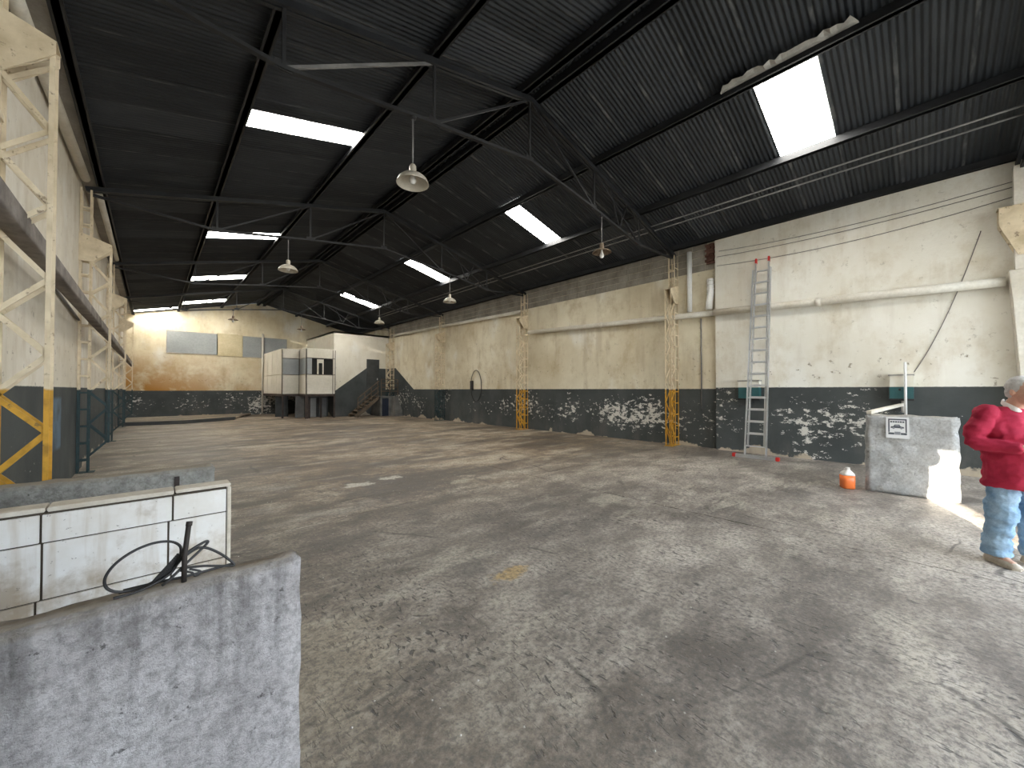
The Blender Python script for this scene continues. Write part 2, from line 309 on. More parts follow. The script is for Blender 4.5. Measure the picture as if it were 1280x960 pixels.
# ------------------------------------------------------------------ mesh helper
class MB:
    def __init__(s): s.v = []; s.f = []
    def add(s, vs, fs):
        o = len(s.v); s.v += [tuple(v) for v in vs]; s.f += [tuple(i + o for i in f) for f in fs]; return s
    def box(s, x0, x1, y0, y1, z0, z1):
        vs = [(x, y, z) for x in (x0, x1) for y in (y0, y1) for z in (z0, z1)]
        return s.add(vs, [(0, 1, 3, 2), (4, 6, 7, 5), (0, 4, 5, 1), (2, 3, 7, 6), (0, 2, 6, 4), (1, 5, 7, 3)])
    def bar(s, p, q, w, h=None, up=(0, 0, 1)):
        h = h or w; p = Vector(p); q = Vector(q); d = (q - p).normalized(); u = Vector(up)
        if abs(d.dot(u)) > 0.98: u = Vector((0, 1, 0))
        a = d.cross(u).normalized(); b = a.cross(d).normalized()
        vs = [e + a * (i * w / 2) + b * (j * h / 2) for e in (p, q) for i, j in ((-1, -1), (1, -1), (1, 1), (-1, 1))]
        return s.add(vs, [(3, 2, 1, 0), (4, 5, 6, 7), (0, 1, 5, 4), (1, 2, 6, 5), (2, 3, 7, 6), (3, 0, 4, 7)])
    def tube(s, pts, r, n=8, caps=True, closed=False):
        pts = [Vector(p) for p in pts]; m = len(pts); rs = r if isinstance(r, (list, tuple)) else [r] * m
        ref = None; vs = []
        for i, p in enumerate(pts):
            if closed: d = pts[(i + 1) % m] - pts[i - 1]
            else: d = pts[min(i + 1, m - 1)] - pts[max(i - 1, 0)]
            d.normalize()
            if ref is None: ref = d.orthogonal().normalized()
            ref = (ref - d * ref.dot(d)).normalized(); b = d.cross(ref)
            vs += [p + (ref * math.cos(2 * PI * k / n) + b * math.sin(2 * PI * k / n)) * rs[i] for k in range(n)]
        fs = []
        for i in range(m if closed else m - 1):
            j = (i + 1) % m
            fs += [(i * n + k, i * n + (k + 1) % n, j * n + (k + 1) % n, j * n + k) for k in range(n)]
        if caps and not closed: fs += [tuple(range(n))[::-1], tuple(range((m - 1) * n, m * n))]
        return s.add(vs, fs)
    def lathe(s, prof, c=(0, 0, 0), n=24):
        c = Vector(c); vs = []; m = len(prof)
        for r, z in prof: vs += [c + Vector((r * math.cos(2 * PI * k / n), r * math.sin(2 * PI * k / n), z)) for k in range(n)]
        fs = [(i * n + k, i * n + (k + 1) % n, (i + 1) * n + (k + 1) % n, (i + 1) * n + k) for i in range(m - 1) for k in range(n)]
        return s.add(vs, fs)
    def prism(s, poly, axis, a, b):
        """poly: 2-D outline; axis 'X' (y,z), 'Y' (x,z), 'Z' (x,y), extruded from a to b"""
        def P(u, v, w): return {'X': (w, u, v), 'Y': (u, w, v), 'Z': (u, v, w)}[axis]
        n = len(poly); vs = [P(u, v, a) for u, v in poly] + [P(u, v, b) for u, v in poly]
        fs = [tuple(range(n))[::-1], tuple(range(n, 2 * n))] + [(i, (i + 1) % n, n + (i + 1) % n, n + i) for i in range(n)]
        return s.add(vs, fs)
    def rings(s, rings, caps=True):
        n = len(rings[0]); vs = [p for r in rings for p in r]
        fs = [(i * n + k, i * n + (k + 1) % n, (i + 1) * n + (k + 1) % n, (i + 1) * n + k) for i in range(len(rings) - 1) for k in range(n)]
        if caps: fs += [tuple(range(n))[::-1], tuple(range((len(rings) - 1) * n, len(rings) * n))]
        return s.add(vs, fs)
    def mesh(s, name, mat, smooth=False):
        me = bpy.data.meshes.new(name); me.from_pydata(s.v, [], s.f); me.validate()
        bm = bmesh.new(); bm.from_mesh(me); bmesh.ops.recalc_face_normals(bm, faces=bm.faces); bm.to_mesh(me); bm.free()
        me.materials.append(MAT[mat] if isinstance(mat, str) else mat)
        if smooth: me.polygons.foreach_set('use_smooth', [True] * len(me.polygons))
        return me
    def build(s, name, mat, parent=None, smooth=False, bevel=0.0):
        me = s.mesh(name, mat, smooth)
        if bevel:
            bm = bmesh.new(); bm.from_mesh(me)
            bmesh.ops.bevel(bm, geom=list(bm.edges), offset=bevel, segments=2, affect='EDGES', clamp_overlap=True)
            bm.to_mesh(me); bm.free()
        return link(name, me, parent)

def link(name, me, parent=None, loc=None, rot=None):
    o = bpy.data.objects.new(name, me); COL.objects.link(o); o.parent = parent
    if loc is not None: o.location = loc
    if rot is not None: o.rotation_euler = rot
    return o
def empty(name, loc=(0, 0, 0), rz=0.0):
    o = bpy.data.objects.new(name, None); COL.objects.link(o); o.location = loc; o.rotation_euler = (0, 0, rz); o.empty_display_size = 0.2; return o
def tag(o, label=None, cat=None, group=None, kind=None):
    if label: o['label'] = label
    if cat: o['category'] = cat
    if group: o['group'] = group
    if kind: o['kind'] = kind
    return o
def struct(o, label=None):
    o['kind'] = 'structure'
    if label: o['label'] = label
    return o
def copy_tree(o, parent=None):
    c = o.copy(); COL.objects.link(c); c.parent = parent
    for ch in list(o.children): copy_tree(ch, c)
    return c
def roughen(o, cuts, amp, freq, seed=0.0):
    """subdivide a blocky mesh and push its surface about so that edges look broken"""
    bm = bmesh.new(); bm.from_mesh(o.data)
    for _ in range(cuts):
        es = [e for e in bm.edges if e.calc_length() > 0.07]
        if es: bmesh.ops.subdivide_edges(bm, edges=es, cuts=1, use_grid_fill=True)
    bm.normal_update()
    for v in bm.verts:
        q = v.co * freq + Vector((seed, seed * 2, seed * 3))
        v.co += v.normal * (mnoise.fractal(q, 1.0, 2.0, 4) * amp)
    bm.to_mesh(o.data); bm.free(); o.data.polygons.foreach_set('use_smooth', [True] * len(o.data.polygons))

# ================================================================== THE SETTING
# ---- floor: sub-base and poured slabs with open joints
fl = struct(MB().box(XL - 0.3, XR + 0.3, YF - 0.3, YB + 0.3, -0.30, -0.02).build('floor', 'tile_joint'), 'worn grey and brown concrete hall floor')
ys = [YF - 0.25, -1.1, 5.0, 11.1, 17.2, 23.3, YB + 0.2]; xs = [XL - 0.2, 5.17, XR + 0.2]
for i in range(2):
    for j in range(6):
        MB().box(xs[i] + 0.006, xs[i + 1] - 0.006, ys[j] + 0.006, ys[j + 1] - 0.006, -0.10, 0.0).build('slab', 'floor', fl)
struct(MB().box(-40, 40, -60, YF - 0.31, -0.32, -0.03).build('ground', worn('pale_yard_gravel', (0.34, 0.33, 0.31), (0.44, 0.43, 0.40), 0.9)), 'pale yard outside the gate')
# raised slab at the far end with a dark strip along its front edge
ps = MB().prism([(XL, 24.0), (1.1, 23.75), (3.3, 25.3), (4.6, YB), (XL, YB)], 'Z', 0.0, 0.10)
pf = struct(ps.build('floor_platform', 'floor'), 'low raised slab along the far end wall')
MB().prism([(XL, 23.90), (1.1, 23.65), (3.2, 24.9), (3.3, 25.25), (1.12, 23.74), (XL, 23.99)], 'Z', 0.0, 0.16).build('kerb', 'dark_paint', pf)

# ---- walls
wl = MB()
wl.box(XL - 0.25, XL, YF - 0.25, -3.18, 0, 5.78).box(XL - 0.25, XL, -2.76, YB + 0.25, 0, 5.78).box(XL - 0.25, XL, -3.18, -2.76, 3.05, 5.78)
struct(wl.build('wall_left', 'wall_left'), 'cream left wall with dark grey painted dado')
MB().box(XL, -0.80, YF, YB, 5.68, 5.79).build('ring_beam', 'beam', bpy.data.objects['wall_left'])
wr = struct(MB().box(XR, XR + 0.25, 3.80, YB + 0.25, 0, 5.78).build('wall_right', 'wall_right'), 'cream right wall with dark grey peeling dado')
wn = struct(MB().box(XN, XR + 0.25, YF - 0.25, 3.80, 0, 5.72).build('wall_right_near', 'wall_near'), 'whitewashed thicker length of right wall near the gate')
gable = [(XL - 0.25, 0), (XR + 0.25, 0), (XR + 0.25, roof_z(XR + 0.25) - 0.02), (RX, RZ - 0.02), (XL - 0.25, roof_z(XL - 0.25) - 0.02)]
wb = struct(MB().prism(gable, 'Y', YB, YB + 0.25).build('wall_back', 'wall_back'), 'far gable wall with rust-stained plaster')
wf = MB()   # gate end: opening from 0.7 to 10.2, 4.6 high
wf.prism([(XL - 0.25, 0), (0.7, 0), (0.7, roof_z(0.7) - 0.02), (XL - 0.25, roof_z(XL - 0.25) - 0.02)], 'Y', YF - 0.25, YF)
wf.prism([(10.2, 0), (XR + 0.25, 0), (XR + 0.25, roof_z(XR + 0.25) - 0.02), (10.2, roof_z(10.2) - 0.02)], 'Y', YF - 0.25, YF)
wf.prism([(0.7, 4.6), (10.2, 4.6), (10.2, roof_z(10.2) - 0.02), (RX, RZ - 0.02), (0.7, roof_z(0.7) - 0.02)], 'Y', YF - 0.25, YF)
struct(wf.build('wall_front', 'wall_front'), 'gate end wall with wide open gateway')
struct(MB().box(0.25, 0.5, -11.0, YF - 0.3, -0.03, 7.2).build('wall_yard', 'wall_front'), 'side wall of the neighbouring building in the yard')  # added wall out of view, blocks direct sun from entering the gateway
ws = MB()   # pale side room: front wall and left return, 5.05 high
ws.box(7.80, XR, 23.70, 23.85, 0, 5.05).box(7.80, 7.95, 23.85, YB, 0, 5.05).box(7.80, XR, 23.70, YB, 4.95, 5.05)
struct(ws.build('wall_stair_room', 'wall_stair'), 'pale flat-topped side room with dark painted stair dado')

# exposed concrete blocks along the top of the right wall
bme = {}
def block_mesh(l):
    k = round(l, 2)
    if k not in bme: bme[k] = MB().box(-0.012, 0.05, 0.006, l - 0.006, 0.006, 0.194).mesh('block', 'block')
    return bme[k]
for r in range(4):
    y = 4.05 + (0.0 if r % 2 else -0.2); y = max(y, 3.86)
    while y < 23.6:
        l = 0.4 if y > 3.9 else 0.25
        link('block', block_mesh(l), wr, (XR + random.uniform(-0.006, 0.006), y, 4.90 + r * 0.2)); y += l
bk = MB().box(-0.02, 0.06, 0.004, 0.116, 0.004, 0.066).mesh('brick', 'brick')
for r in range(8):
    for c in range(2):
        link('brick', bk, wr, (XR - 0.035 + random.uniform(-0.02, 0.01), 3.82 + c * 0.12 + (0.04 if r % 2 else 0), 5.05 + r * 0.07))

# blocked windows on the far wall
for i, (x0, x1, z0, z1, m) in enumerate([(0.60, 2.84, 3.73, 4.93, 'glass_grey'), (2.88, 4.10, 3.70, 4.98, 'tan_infill'), (4.16, 5.12, 3.68, 4.93, 'glass_grey'), (5.30, 6.55, 3.68, 4.93, 'glass_grey')]):
    w = struct(MB().box(x0, x1, YB - 0.025, YB + 0.05, z0, z1).build('window_%d' % (i + 1), m), 'blocked rectangular window in the far wall')
    fr = MB()
    for a, b, c, d in ((x0 - 0.04, x1 + 0.04, z0 - 0.05, z0), (x0 - 0.04, x1 + 0.04, z1, z1 + 0.04), (x0 - 0.04, x0, z0, z1), (x1, x1 + 0.04, z0, z1)):
        fr.box(a, b, YB - 0.035, YB + 0.04, c, d)
    fr.build('window_frame', 'tan_infill' if i == 1 else 'beam', w)

# ---- roof: corrugated sheets on purlins, with daylit sheets
SW, NS, Y0 = 0.78, 43, -3.6
def sheet_mesh(name, mat, length, amp=0.011, width=None):
    m = MB(); w = width or SW + 0.06; n = 80 if width is None else 34
    for e in (0.0, length):
        m.v += [(e, w * k / n, amp * math.sin(2 * PI * w / 0.078 * k / n)) for k in range(n + 1)]
    m.f = [(k, k + 1, n + 2 + k, n + 1 + k) for k in range(n)]
    return m.mesh(name, mat, True)
ce = struct(empty('ceiling', (RX, (YF + YB) / 2, RZ)), 'black corrugated pitched roof')
ang = math.atan(SL); ROW = [0.0, 2.04, 4.02, 6.40]
sky = {('R', 1): {6, 14, 22, 31}, ('L', 1): {14, 23, 31, 39}, ('L', 2): {41}}
off = ce.location
wi = 5
for row in range(3):
    ln = (ROW[row + 1] - ROW[row]) / math.cos(ang) + 0.10
    me = sheet_mesh('roof_sheet', 'roof', ln); mst = sheet_mesh('roof_sheet', 'roof', ln, width=0.34); ms = sheet_mesh('skylight_sheet', 'skylight', ln - 0.10)
    for side in 'RL':
        for k in range(NS):
            y = Y0 + k * SW - 0.03; lift = 0.004 * (k % 2) + 0.012 * (2 - row) + 0.012
            if side == 'R': loc = Vector((RX + ROW[row], y, RZ - SL * ROW[row] + lift)); rot = (0, ang, 0)
            else: loc = Vector((RX - ROW[row], y + SW + 0.06, RZ - SL * ROW[row] + lift)); rot = (0, ang, PI)
            if k in sky.get((side, row), ()):
                o = link('window_%d' % wi, ms, None, loc, rot); wi += 1
                struct(o, 'daylit translucent corrugated sheet in the roof')
                dy = {('L', 14): -0.58, ('R', 14): -0.10, ('R', 22): 0.58, ('L', 23): 0.16, ('L', 41): 0.0}.get((side, k))
                if dy is not None: link('roof_sheet', mst, ce, loc - off + Vector((0, dy, -0.024)), rot)
            else: link('roof_sheet', me, ce, loc - off, rot)
cap = MB(); cap.prism([(RX - 0.35, roof_z(RX - 0.35) + 0.07), (RX, RZ + 0.09), (RX + 0.35, roof_z(RX + 0.35) + 0.07), (RX + 0.35, roof_z(RX + 0.35) + 0.09), (RX, RZ + 0.11), (RX - 0.35, roof_z(RX - 0.35) + 0.09)], 'Y', YF, YB + 0.2)
o = cap.build('ridge_cap', 'roof', ce); o.location = -off
for x, w, h in ((RX - 0.17, 0.09, 0.17), (RX + 0.17, 0.09, 0.17), (3.04, 0.07, 0.15), (1.06, 0.07, 0.15), (-0.78, 0.07, 0.14), (7.12, 0.07, 0.15), (9.10, 0.07, 0.15), (11.02, 0.08, 0.14)):
    z1 = roof_z(x) + 0.016
    y1 = 23.66 if x > 10.9 else YB
    o = MB().box(x - w / 2, x + w / 2, YF, YB, z1 - h, z1).box(x - w / 2 - 0.03, x + w / 2 + 0.03, YF, YB, z1 - h, z1 - h + 0.012).build('purlin', 'black_steel', ce); o.location = -off

# ================================================================== ROOF TRUSSES
def truss(y, label):
    r = empty('roof_truss', (RX, y, 5.6)); tag(r, label, 'roof truss', 'black steel roof trusses')
    def P(x, z): return (x - RX, 0, z - 5.6)
    tx = [-0.98, 1.06, 3.04, RX, 7.12, 9.10, 11.12]
    top = [(x, roof_z(x) - 0.215) for x in tx]; bot = [(-0.90, 5.42), (1.06, 5.27), (3.04, 5.58), (RX, 5.86), (7.12, 5.62), (9.10, 5.32), (11.0, 5.42)]
    for a, b in ((0, 3), (3, 6)):
        m = MB()
        for s in (-0.035, 0.035):
            p = Vector(P(*top[a])) + Vector((0, s, 0)); q = Vector(P(*top[b])) + Vector((0, s, 0)); m.bar(p, q, 0.045, 0.085)
        m.build('top_chord', 'black_steel', r)
    for i in range(6): MB().bar(P(*bot[i]), P(*bot[i + 1]), 0.06, 0.045).build('bottom_chord', 'dusty_steel', r)
    for i in range(1, 6): MB().bar(P(top[i][0], top[i][1]), P(*bot[i]), 0.035, 0.035).build('vertical_strut', 'dusty_steel', r)
    for a, b, m in ((top[2], bot[1], 'conduit' if abs(y - 4.95) < .1 else 'dusty_steel'), (top[3], bot[2], 'dusty_steel'), (top[3], bot[4], 'dusty_steel'), (top[4], bot[5], 'dusty_steel')):
        MB().bar(P(*a), P(*b), 0.035, 0.035).build('diagonal_strut', m, r)
    for x0, z0, x1 in ((7.75, 0, 8.15), (8.5, 0, 8.15)):
        zb = 5.62 - (8.15 - 7.12) * 0.15
        MB().bar(P(x0, roof_z(x0) - 0.24), P(x1, zb), 0.028, 0.028).build('diagonal_strut', 'dusty_steel', r)
    for i in (1, 2, 3, 4, 5):
        MB().box(bot[i][0] - RX - 0.09, bot[i][0] - RX + 0.09, -0.008, 0.008, bot[i][1] - 5.6 - 0.03, bot[i][1] - 5.6 + 0.08).build('gusset_plate', 'dusty_steel', r)
for y, lab in zip(FRAMES, ('black roof truss next to the open gateway', 'black roof truss between the yellow-footed columns, with one pale strut', 'second black roof truss beyond the gate end, over a yellow-footed and a green-footed column',
                           'black roof truss over two green-footed columns, halfway to the far wall', 'last black roof truss before the far gable wall')): truss(y, lab)

# ================================================================== LATTICE COLUMNS
cme = {}
def piece(key, fn, name, mat, root):
    if key not in cme: cme[key] = fn().mesh(name, mat)
    return link(name, cme[key], root)
def column(x, y, rz, mat, taper, label, group):
    r = empty('lattice_column', (x, y, 0), rz); tag(r, label, 'column', group)
    A, B, C, T = (0.020, 0.155, 0.425, 0.085) if taper else (0.020, 0.235, 0.485, 0.085)       # wall chord, middle chord, outer chord, half depth
    for s in (-1, 1):
        yy = s * T
        for xx, z0, z1, w in ((A, 0, 5.50, 0.030), (B, 0, 5.48, 0.032), (C, 0.55 if taper else 0.0, 4.43, 0.030)):
            def ch(xx=xx, z0=z0, z1=z1, w=w, yy=yy, s=s):
                t = 0.008
                m = MB().box(xx - w / 2, xx + w / 2, yy - t / 2, yy + t / 2, z0, z1)
                return m.box(xx - w / 2, xx - w / 2 + t, yy - (0.022 if s > 0 else 0), yy + (0 if s > 0 else 0.022), z0, z1)
            piece((mat, taper, 'c', xx, s, z0), ch, 'chord', mat, r)
        zi = [0.30, 0.93, 1.56, 2.20, 2.84, 3.47, 4.10]; zo = [0.60, 1.25, 1.88, 2.50, 3.11, 3.73, 4.35]
        seq = []
        for i in range(7):
            seq.append((zi[i], zo[i]))
            if i < 6: seq.append((zi[i + 1], zo[i]))
        for a, b in seq:
            piece((mat, taper, 'd', a, b, s), lambda a=a, b=b: MB().bar((B, yy - s * 0.012, a), (C, yy - s * 0.012, b), 0.010, 0.036, up=(0, 0, 1)), 'diagonal', mat, r)
        if not taper: piece((mat, taper, 'd', 'foot', s), lambda: MB().bar((C, yy, 0.60), (B, yy, 0.12), 0.010, 0.042), 'diagonal', mat, r)
        for i in range(16):
            z = 0.24 + i * 0.325
            piece((mat, taper, 'r', i, s), lambda z=z: MB().box(A, B, yy - 0.005, yy + 0.005, z - 0.016, z + 0.016), 'rung', mat, r)
        piece((mat, taper, 'g', s), lambda: MB().prism([(0.0, 4.62), (C + 0.02, 4.46), (C + 0.02, 4.36), (B + 0.02, 4.08), (0.0, 4.08)], 'Y', yy - 0.006 + s * 0.01, yy + 0.006 + s * 0.01), 'gusset_plate', mat, r)
    for i in range(8):
        z = 0.62 + i * 0.63
        piece((mat, taper, 'b', i), lambda z=z: MB().box(B - 0.006, B + 0.006, -T, T, z - 0.025, z + 0.025), 'batten', mat, r)
    piece((mat, taper, 'cap'), lambda: MB().prism([(0.0, 4.628), (C + 0.025, 4.468), (C + 0.025, 4.458), (0.0, 4.618)], 'Y', -T - 0.015, T + 0.015), 'cap_plate', mat, r)
    piece((mat, taper, 'base'), lambda: MB().box(0.0, 0.25 if taper else 0.53, -T - 0.03, T + 0.03, 0, 0.012), 'base_plate', mat, r)
    return r
LG, RG = 'lattice columns along the left wall', 'lattice columns along the right wall'
column(XL, 4.95, 0, 'col_yellow', True, 'cream lattice steel column with yellow foot behind the low partition walls', LG)
column(XL, 11.1, 0, 'col_green', True, 'cream lattice column with green foot, first beyond the left yellow-footed one', LG)
column(XL, 17.2, 0, 'col_green', True, 'cream lattice column with green foot, second beyond the left yellow-footed one', LG)
column(XL, 23.3, 0, 'col_green', True, 'cream lattice column with green foot by the far raised slab', LG)
bc = empty('boxed_column', (XN, -1.2, 0)); tag(bc, 'white boxed-in column with broad cream gusset at the end of the thick drain pipe', 'column')
MB().prism([(0.17, 3.66), (-0.25, 3.66), (-0.25, 0.0), (0.03, 0.0), (0.08, 2.0), (0.14, 3.2)], 'X', -0.26, -0.002).build('shaft', 'pvc', bc, False, 0.01)
for xx in (-0.30, -0.10): MB().prism([(0.27, 4.75), (0.27, 4.45), (0.07, 3.90), (-0.30, 3.90), (-0.30, 4.75)], 'X', xx, xx + 0.012).build('gusset_plate', 'col_yellow', bc)
MB().box(-0.31, -0.08, -0.31, 0.28, 4.75, 4.762).build('cap_plate', 'col_yellow', bc)
MB().box(-0.26, -0.115, -0.20, 0.10, 3.661, 5.45).build('upper_post', 'pvc', bc)
column(XR, 4.95, PI, 'col_yellow', False, 'cream lattice column with yellow foot left of the tall ladder', RG)
column(XR, 11.1, PI, 'col_yellow', False, 'cream lattice column with yellow foot between the two wall pipes', RG)
column(XR, 17.2, PI, 'col_green', False, 'cream lattice column with green foot beside the hanging hose loop', RG)
column(XR, 22.95, PI, 'col_green', False, 'cream lattice column in the corner above the stair landing', RG)

# ================================================================== PIPES, CABLES, BEAM
def pipe(name, pts, r, mat, label, cat, group=None, n=12, sleeves=(), parts=True):
    p0 = Vector(pts[0]); o = MB().tube([Vector(p) for p in pts], r, n).build(name, mat, None, True)
    for sp, sd in sleeves:
        sp = Vector(sp); sd = Vector(sd).normalized() * 0.05
        MB().tube([sp - sd, sp + sd], r * 1.18, n).build('coupling', mat, o, True)
    return tag(o, label, cat, group)
px = XR - 0.13
pipe('drain_pipe', [(XN - 0.10, -1.01, 3.50), (XN - 0.10, 0.5, 3.55), (XN - 0.10, 2.2, 3.60), (XN - 0.10, 3.8, 3.66)], 0.085, 'pvc', 'thick white drain pipe crossing behind the ladder on the near right wall', 'pipe', sleeves=[((XN - 0.10, 1.6, 3.58), (0, 1, 0.03))])
pipe('drain_pipe', [(XR - 0.125, 3.83, 3.67), (XR - 0.125, 6.0, 3.74), (XR - 0.125, 8.5, 3.82), (XR - 0.125, 10.85, 3.90)], 0.078, 'pvc', 'white drain pipe between the two yellow-footed columns on the right wall', 'pipe', sleeves=[((XR - 0.125, 7.4, 3.785), (0, 1, 0.034))])
pipe('drain_pipe', [(XR - 0.125, 11.35, 4.81), (XR - 0.125, 16.9, 4.91), (XR - 0.125, 22.7, 5.00)], 0.07, 'pvc', 'white drain pipe running high up towards the stair corner', 'pipe', sleeves=[((XR - 0.125, 14.2, 4.86), (0, 1, 0.016))])
pipe('downpipe', [(XR - 0.09, 4.50, 3.80), (XR - 0.09, 4.50, 5.50)], 0.065, 'white_pipe', 'slim white downpipe rising beside the yellow-footed column', 'pipe')
o = pipe('downpipe', [(XR - 0.11, 3.98, 3.79), (XR - 0.10, 3.97, 4.0), (XR - 0.10, 3.94, 4.2), (XR - 0.10, 3.94, 4.62)], 0.085, 'white_pipe', 'fat ribbed white downpipe stub by the exposed bricks', 'pipe')
for k in range(4): MB().tube([(XR - 0.10, 3.94, 4.22 + k * 0.11), (XR - 0.10, 3.94, 4.25 + k * 0.11)], 0.094, 14).build('ring', 'white_pipe', o, True)
pipe('conduit', [(XR - 0.022, 4.22, 1.05), (XR - 0.022, 4.22, 3.58)], 0.018, 'conduit', 'thin grey conduit down the wall beside the ribbed downpipe', 'conduit', n=8)
pipe('wall_pipe', [(XL + 0.08, 3.0, 5.05), (XL + 0.08, 7.2, 5.35), (XL + 0.10, 10.7, 5.56)], 0.065, 'pvc', 'white drain pipe climbing under the left eave', 'pipe')
pipe('wall_pipe', [(XL + 0.22, 11.5, 5.60), (XL + 0.22, 16.9, 5.60)], 0.055, 'pvc', 'white pipe under the left eave between green-footed columns', 'pipe')
pipe('conduit', [(XL + 0.025, 5.6, 3.2), (XL + 0.025, 9.0, 3.02), (XL + 0.025, 10.9, 2.92)], 0.02, 'conduit', 'thin conduit below the timber beam on the left wall', 'conduit', n=8)
bm_ = MB()
m = MB().box(XL + 0.19, XL + 0.31, YF, 28.8, 2.83, 3.00); o = m.build('timber_beam', 'timber'); roughen(o, 2, 0.006, 5.0, 2.0)
tag(o, 'long weathered timber beam threaded through the left wall columns', 'beam')
for xx, lab in ((9.72, 'pale conduit under the right roof slope, nearer the ridge'), (9.92, 'pale conduit under the right roof slope, nearer the right wall')):
    z = roof_z(xx) - 0.10
    pipe('roof_conduit', [(xx, YF + 0.1, z), (xx, 10, z), (xx, 22.0, z)], 0.017, 'conduit', lab, 'conduit', n=8)
# sagging wires on the near right wall
def sag(a, b, s, n=16):
    a = Vector(a); b = Vector(b)
    return [a.lerp(b, t / n) - Vector((0, 0, s * 4 * (t / n) * (1 - t / n))) for t in range(n + 1)]
for a, b, s, lab in (((XN - 0.015, 3.7, 5.30), (XN - 0.015, -1.3, 5.28), 0.12, 'thin wire sagging just under the near right eave'),
                     ((XN - 0.015, 3.75, 5.16), (XN - 0.015, -1.3, 5.18), 0.10, 'thin wire strung from the exposed bricks to the broad gusset'),
                     ((XN - 0.015, 3.75, 4.92), (XN - 0.015, -1.3, 5.02), 0.16, 'thin wire passing just above the ladder top'),
                     ((XN - 0.012, -0.75, 4.5), (XN - 0.012, 0.12, 1.95), 0.22, 'thin wire curving down to the teal wall box')):
    tag(MB().tube(sag(a, b, s), 0.006, 6).build('wire', 'thin_wire', None, True), lab, 'wire')
# hose loop on the right wall
cy, cz = 14.4, 1.77
o = MB().tube([(XR - 0.05, cy + 0.40 * math.cos(t), cz + 0.74 * math.sin(t)) for t in [2 * PI * k / 40 for k in range(40)]], 0.016, 8, closed=True).build('hose_loop', 'cable', None, True)
tag(o, 'oval loop of black hose hanging on the right wall', 'hose')
MB().box(XR - 0.09, XR - 0.004, cy + 0.26, cy + 0.42, 1.58, 2.02).build('hook_box', 'cable', o)
# torn insulation hanging at the bright near skylight
m = MB(); n = 24
for k in range(n + 1):
    y = 0.55 + 1.75 * k / n; d = 0.16 + 0.07 * mnoise.noise((k * 0.7, 1, 0)) - (0.1 if k in (0, n) else 0); j = 0.03 * mnoise.noise((k * 0.9, 4, 2))
    for q in range(3):
        xx = 7.06 - q * d * 0.55; m.v.append((xx, y, roof_z(xx) - 0.06 - 0.05 * q * (1 - q * 0.3) + j * q))
m.f = [(k * 3 + q, k * 3 + q + 1, k * 3 + q + 4, k * 3 + q + 3) for k in range(n) for q in range(2)]
o = m.build('torn_flashing', 'torn'); sm = o.modifiers.new('thick', 'SOLIDIFY'); sm.thickness = 0.006
tag(o, 'ragged strip of pale flashing at the upper edge of the largest skylight', 'flashing')

# ================================================================== PENDANT LAMPS
def lamp(x, y, zrim, rusty, label):
    r = empty('pendant_lamp', (x, y, zrim)); tag(r, label, 'lamp', 'pendant factory lamps')
    tx = [-0.90, 1.06, 3.04, RX, 7.12, 9.10, 11.0]; tz = [5.42, 5.27, 5.58, 5.86, 5.62, 5.32, 5.42]
    zt = 5.3
    for i in range(6):
        if tx[i] <= x <= tx[i + 1]: zt = tz[i] + (tz[i + 1] - tz[i]) * (x - tx[i]) / (tx[i + 1] - tx[i])
    zt -= 0.02 + zrim
    MB().tube([(0, 0, 0.24), (0, 0, zt)], 0.011, 8).build('rod', 'conduit', r, True)
    MB().lathe([(0.0, zt), (0.05, zt), (0.045, zt - 0.03), (0.0, zt - 0.035)], n=14).build('canopy', 'dusty_steel', r, True)
    MB().lathe([(0.0, 0.27), (0.03, 0.265), (0.048, 0.24), (0.05, 0.14), (0.044, 0.12), (0.0, 0.12)], n=16).build('socket', 'enamel' if not rusty else 'rusty_shade', r, True)
    pr = [(0.05, 0.135), (0.09, 0.13), (0.15, 0.10), (0.20, 0.055), (0.225, 0.0), (0.228, -0.012), (0.222, -0.010), (0.196, 0.05), (0.146, 0.09), (0.088, 0.12), (0.05, 0.125)]
    if rusty: pr = [(0.05, 0.135), (0.10, 0.12), (0.17, 0.085), (0.205, 0.06), (0.215, 0.045), (0.21, 0.042), (0.165, 0.075), (0.098, 0.11), (0.05, 0.125)]
    MB().lathe(pr, n=32).build('shade', 'rusty_shade' if rusty else 'enamel', r, True)
    b = -0.02 if rusty else 0.045
    MB().lathe([(0.0, b - 0.06), (0.03, b - 0.053), (0.05, b - 0.02), (0.05, b + 0.01), (0.03, b + 0.06), (0.018, b + 0.12), (0.018, 0.14)], n=16).build('bulb', 'bulb', r, True)
lamp(2.69, 4.95, 4.55, False, 'large cream enamel pendant lamp below the truss with the pale strut')
lamp(7.42, 4.95, 4.66, True, 'rusty pendant lamp with a bare white bulb near the right slope')
lamp(2.52, 11.1, 4.66, False, 'cream pendant lamp on the left half of the second truss')
lamp(7.45, 11.1, 4.62, False, 'cream pendant lamp on the right half of the second truss')
lamp(7.67, 17.2, 4.68, False, 'small cream pendant lamp on the halfway truss towards the side room')
lamp(2.90, 23.3, 5.00, True, 'dark rusty pendant lamp before the far gable wall')
lamp(5.96, 23.3, 4.85, True, 'faint pendant lamp above the raised panel office')

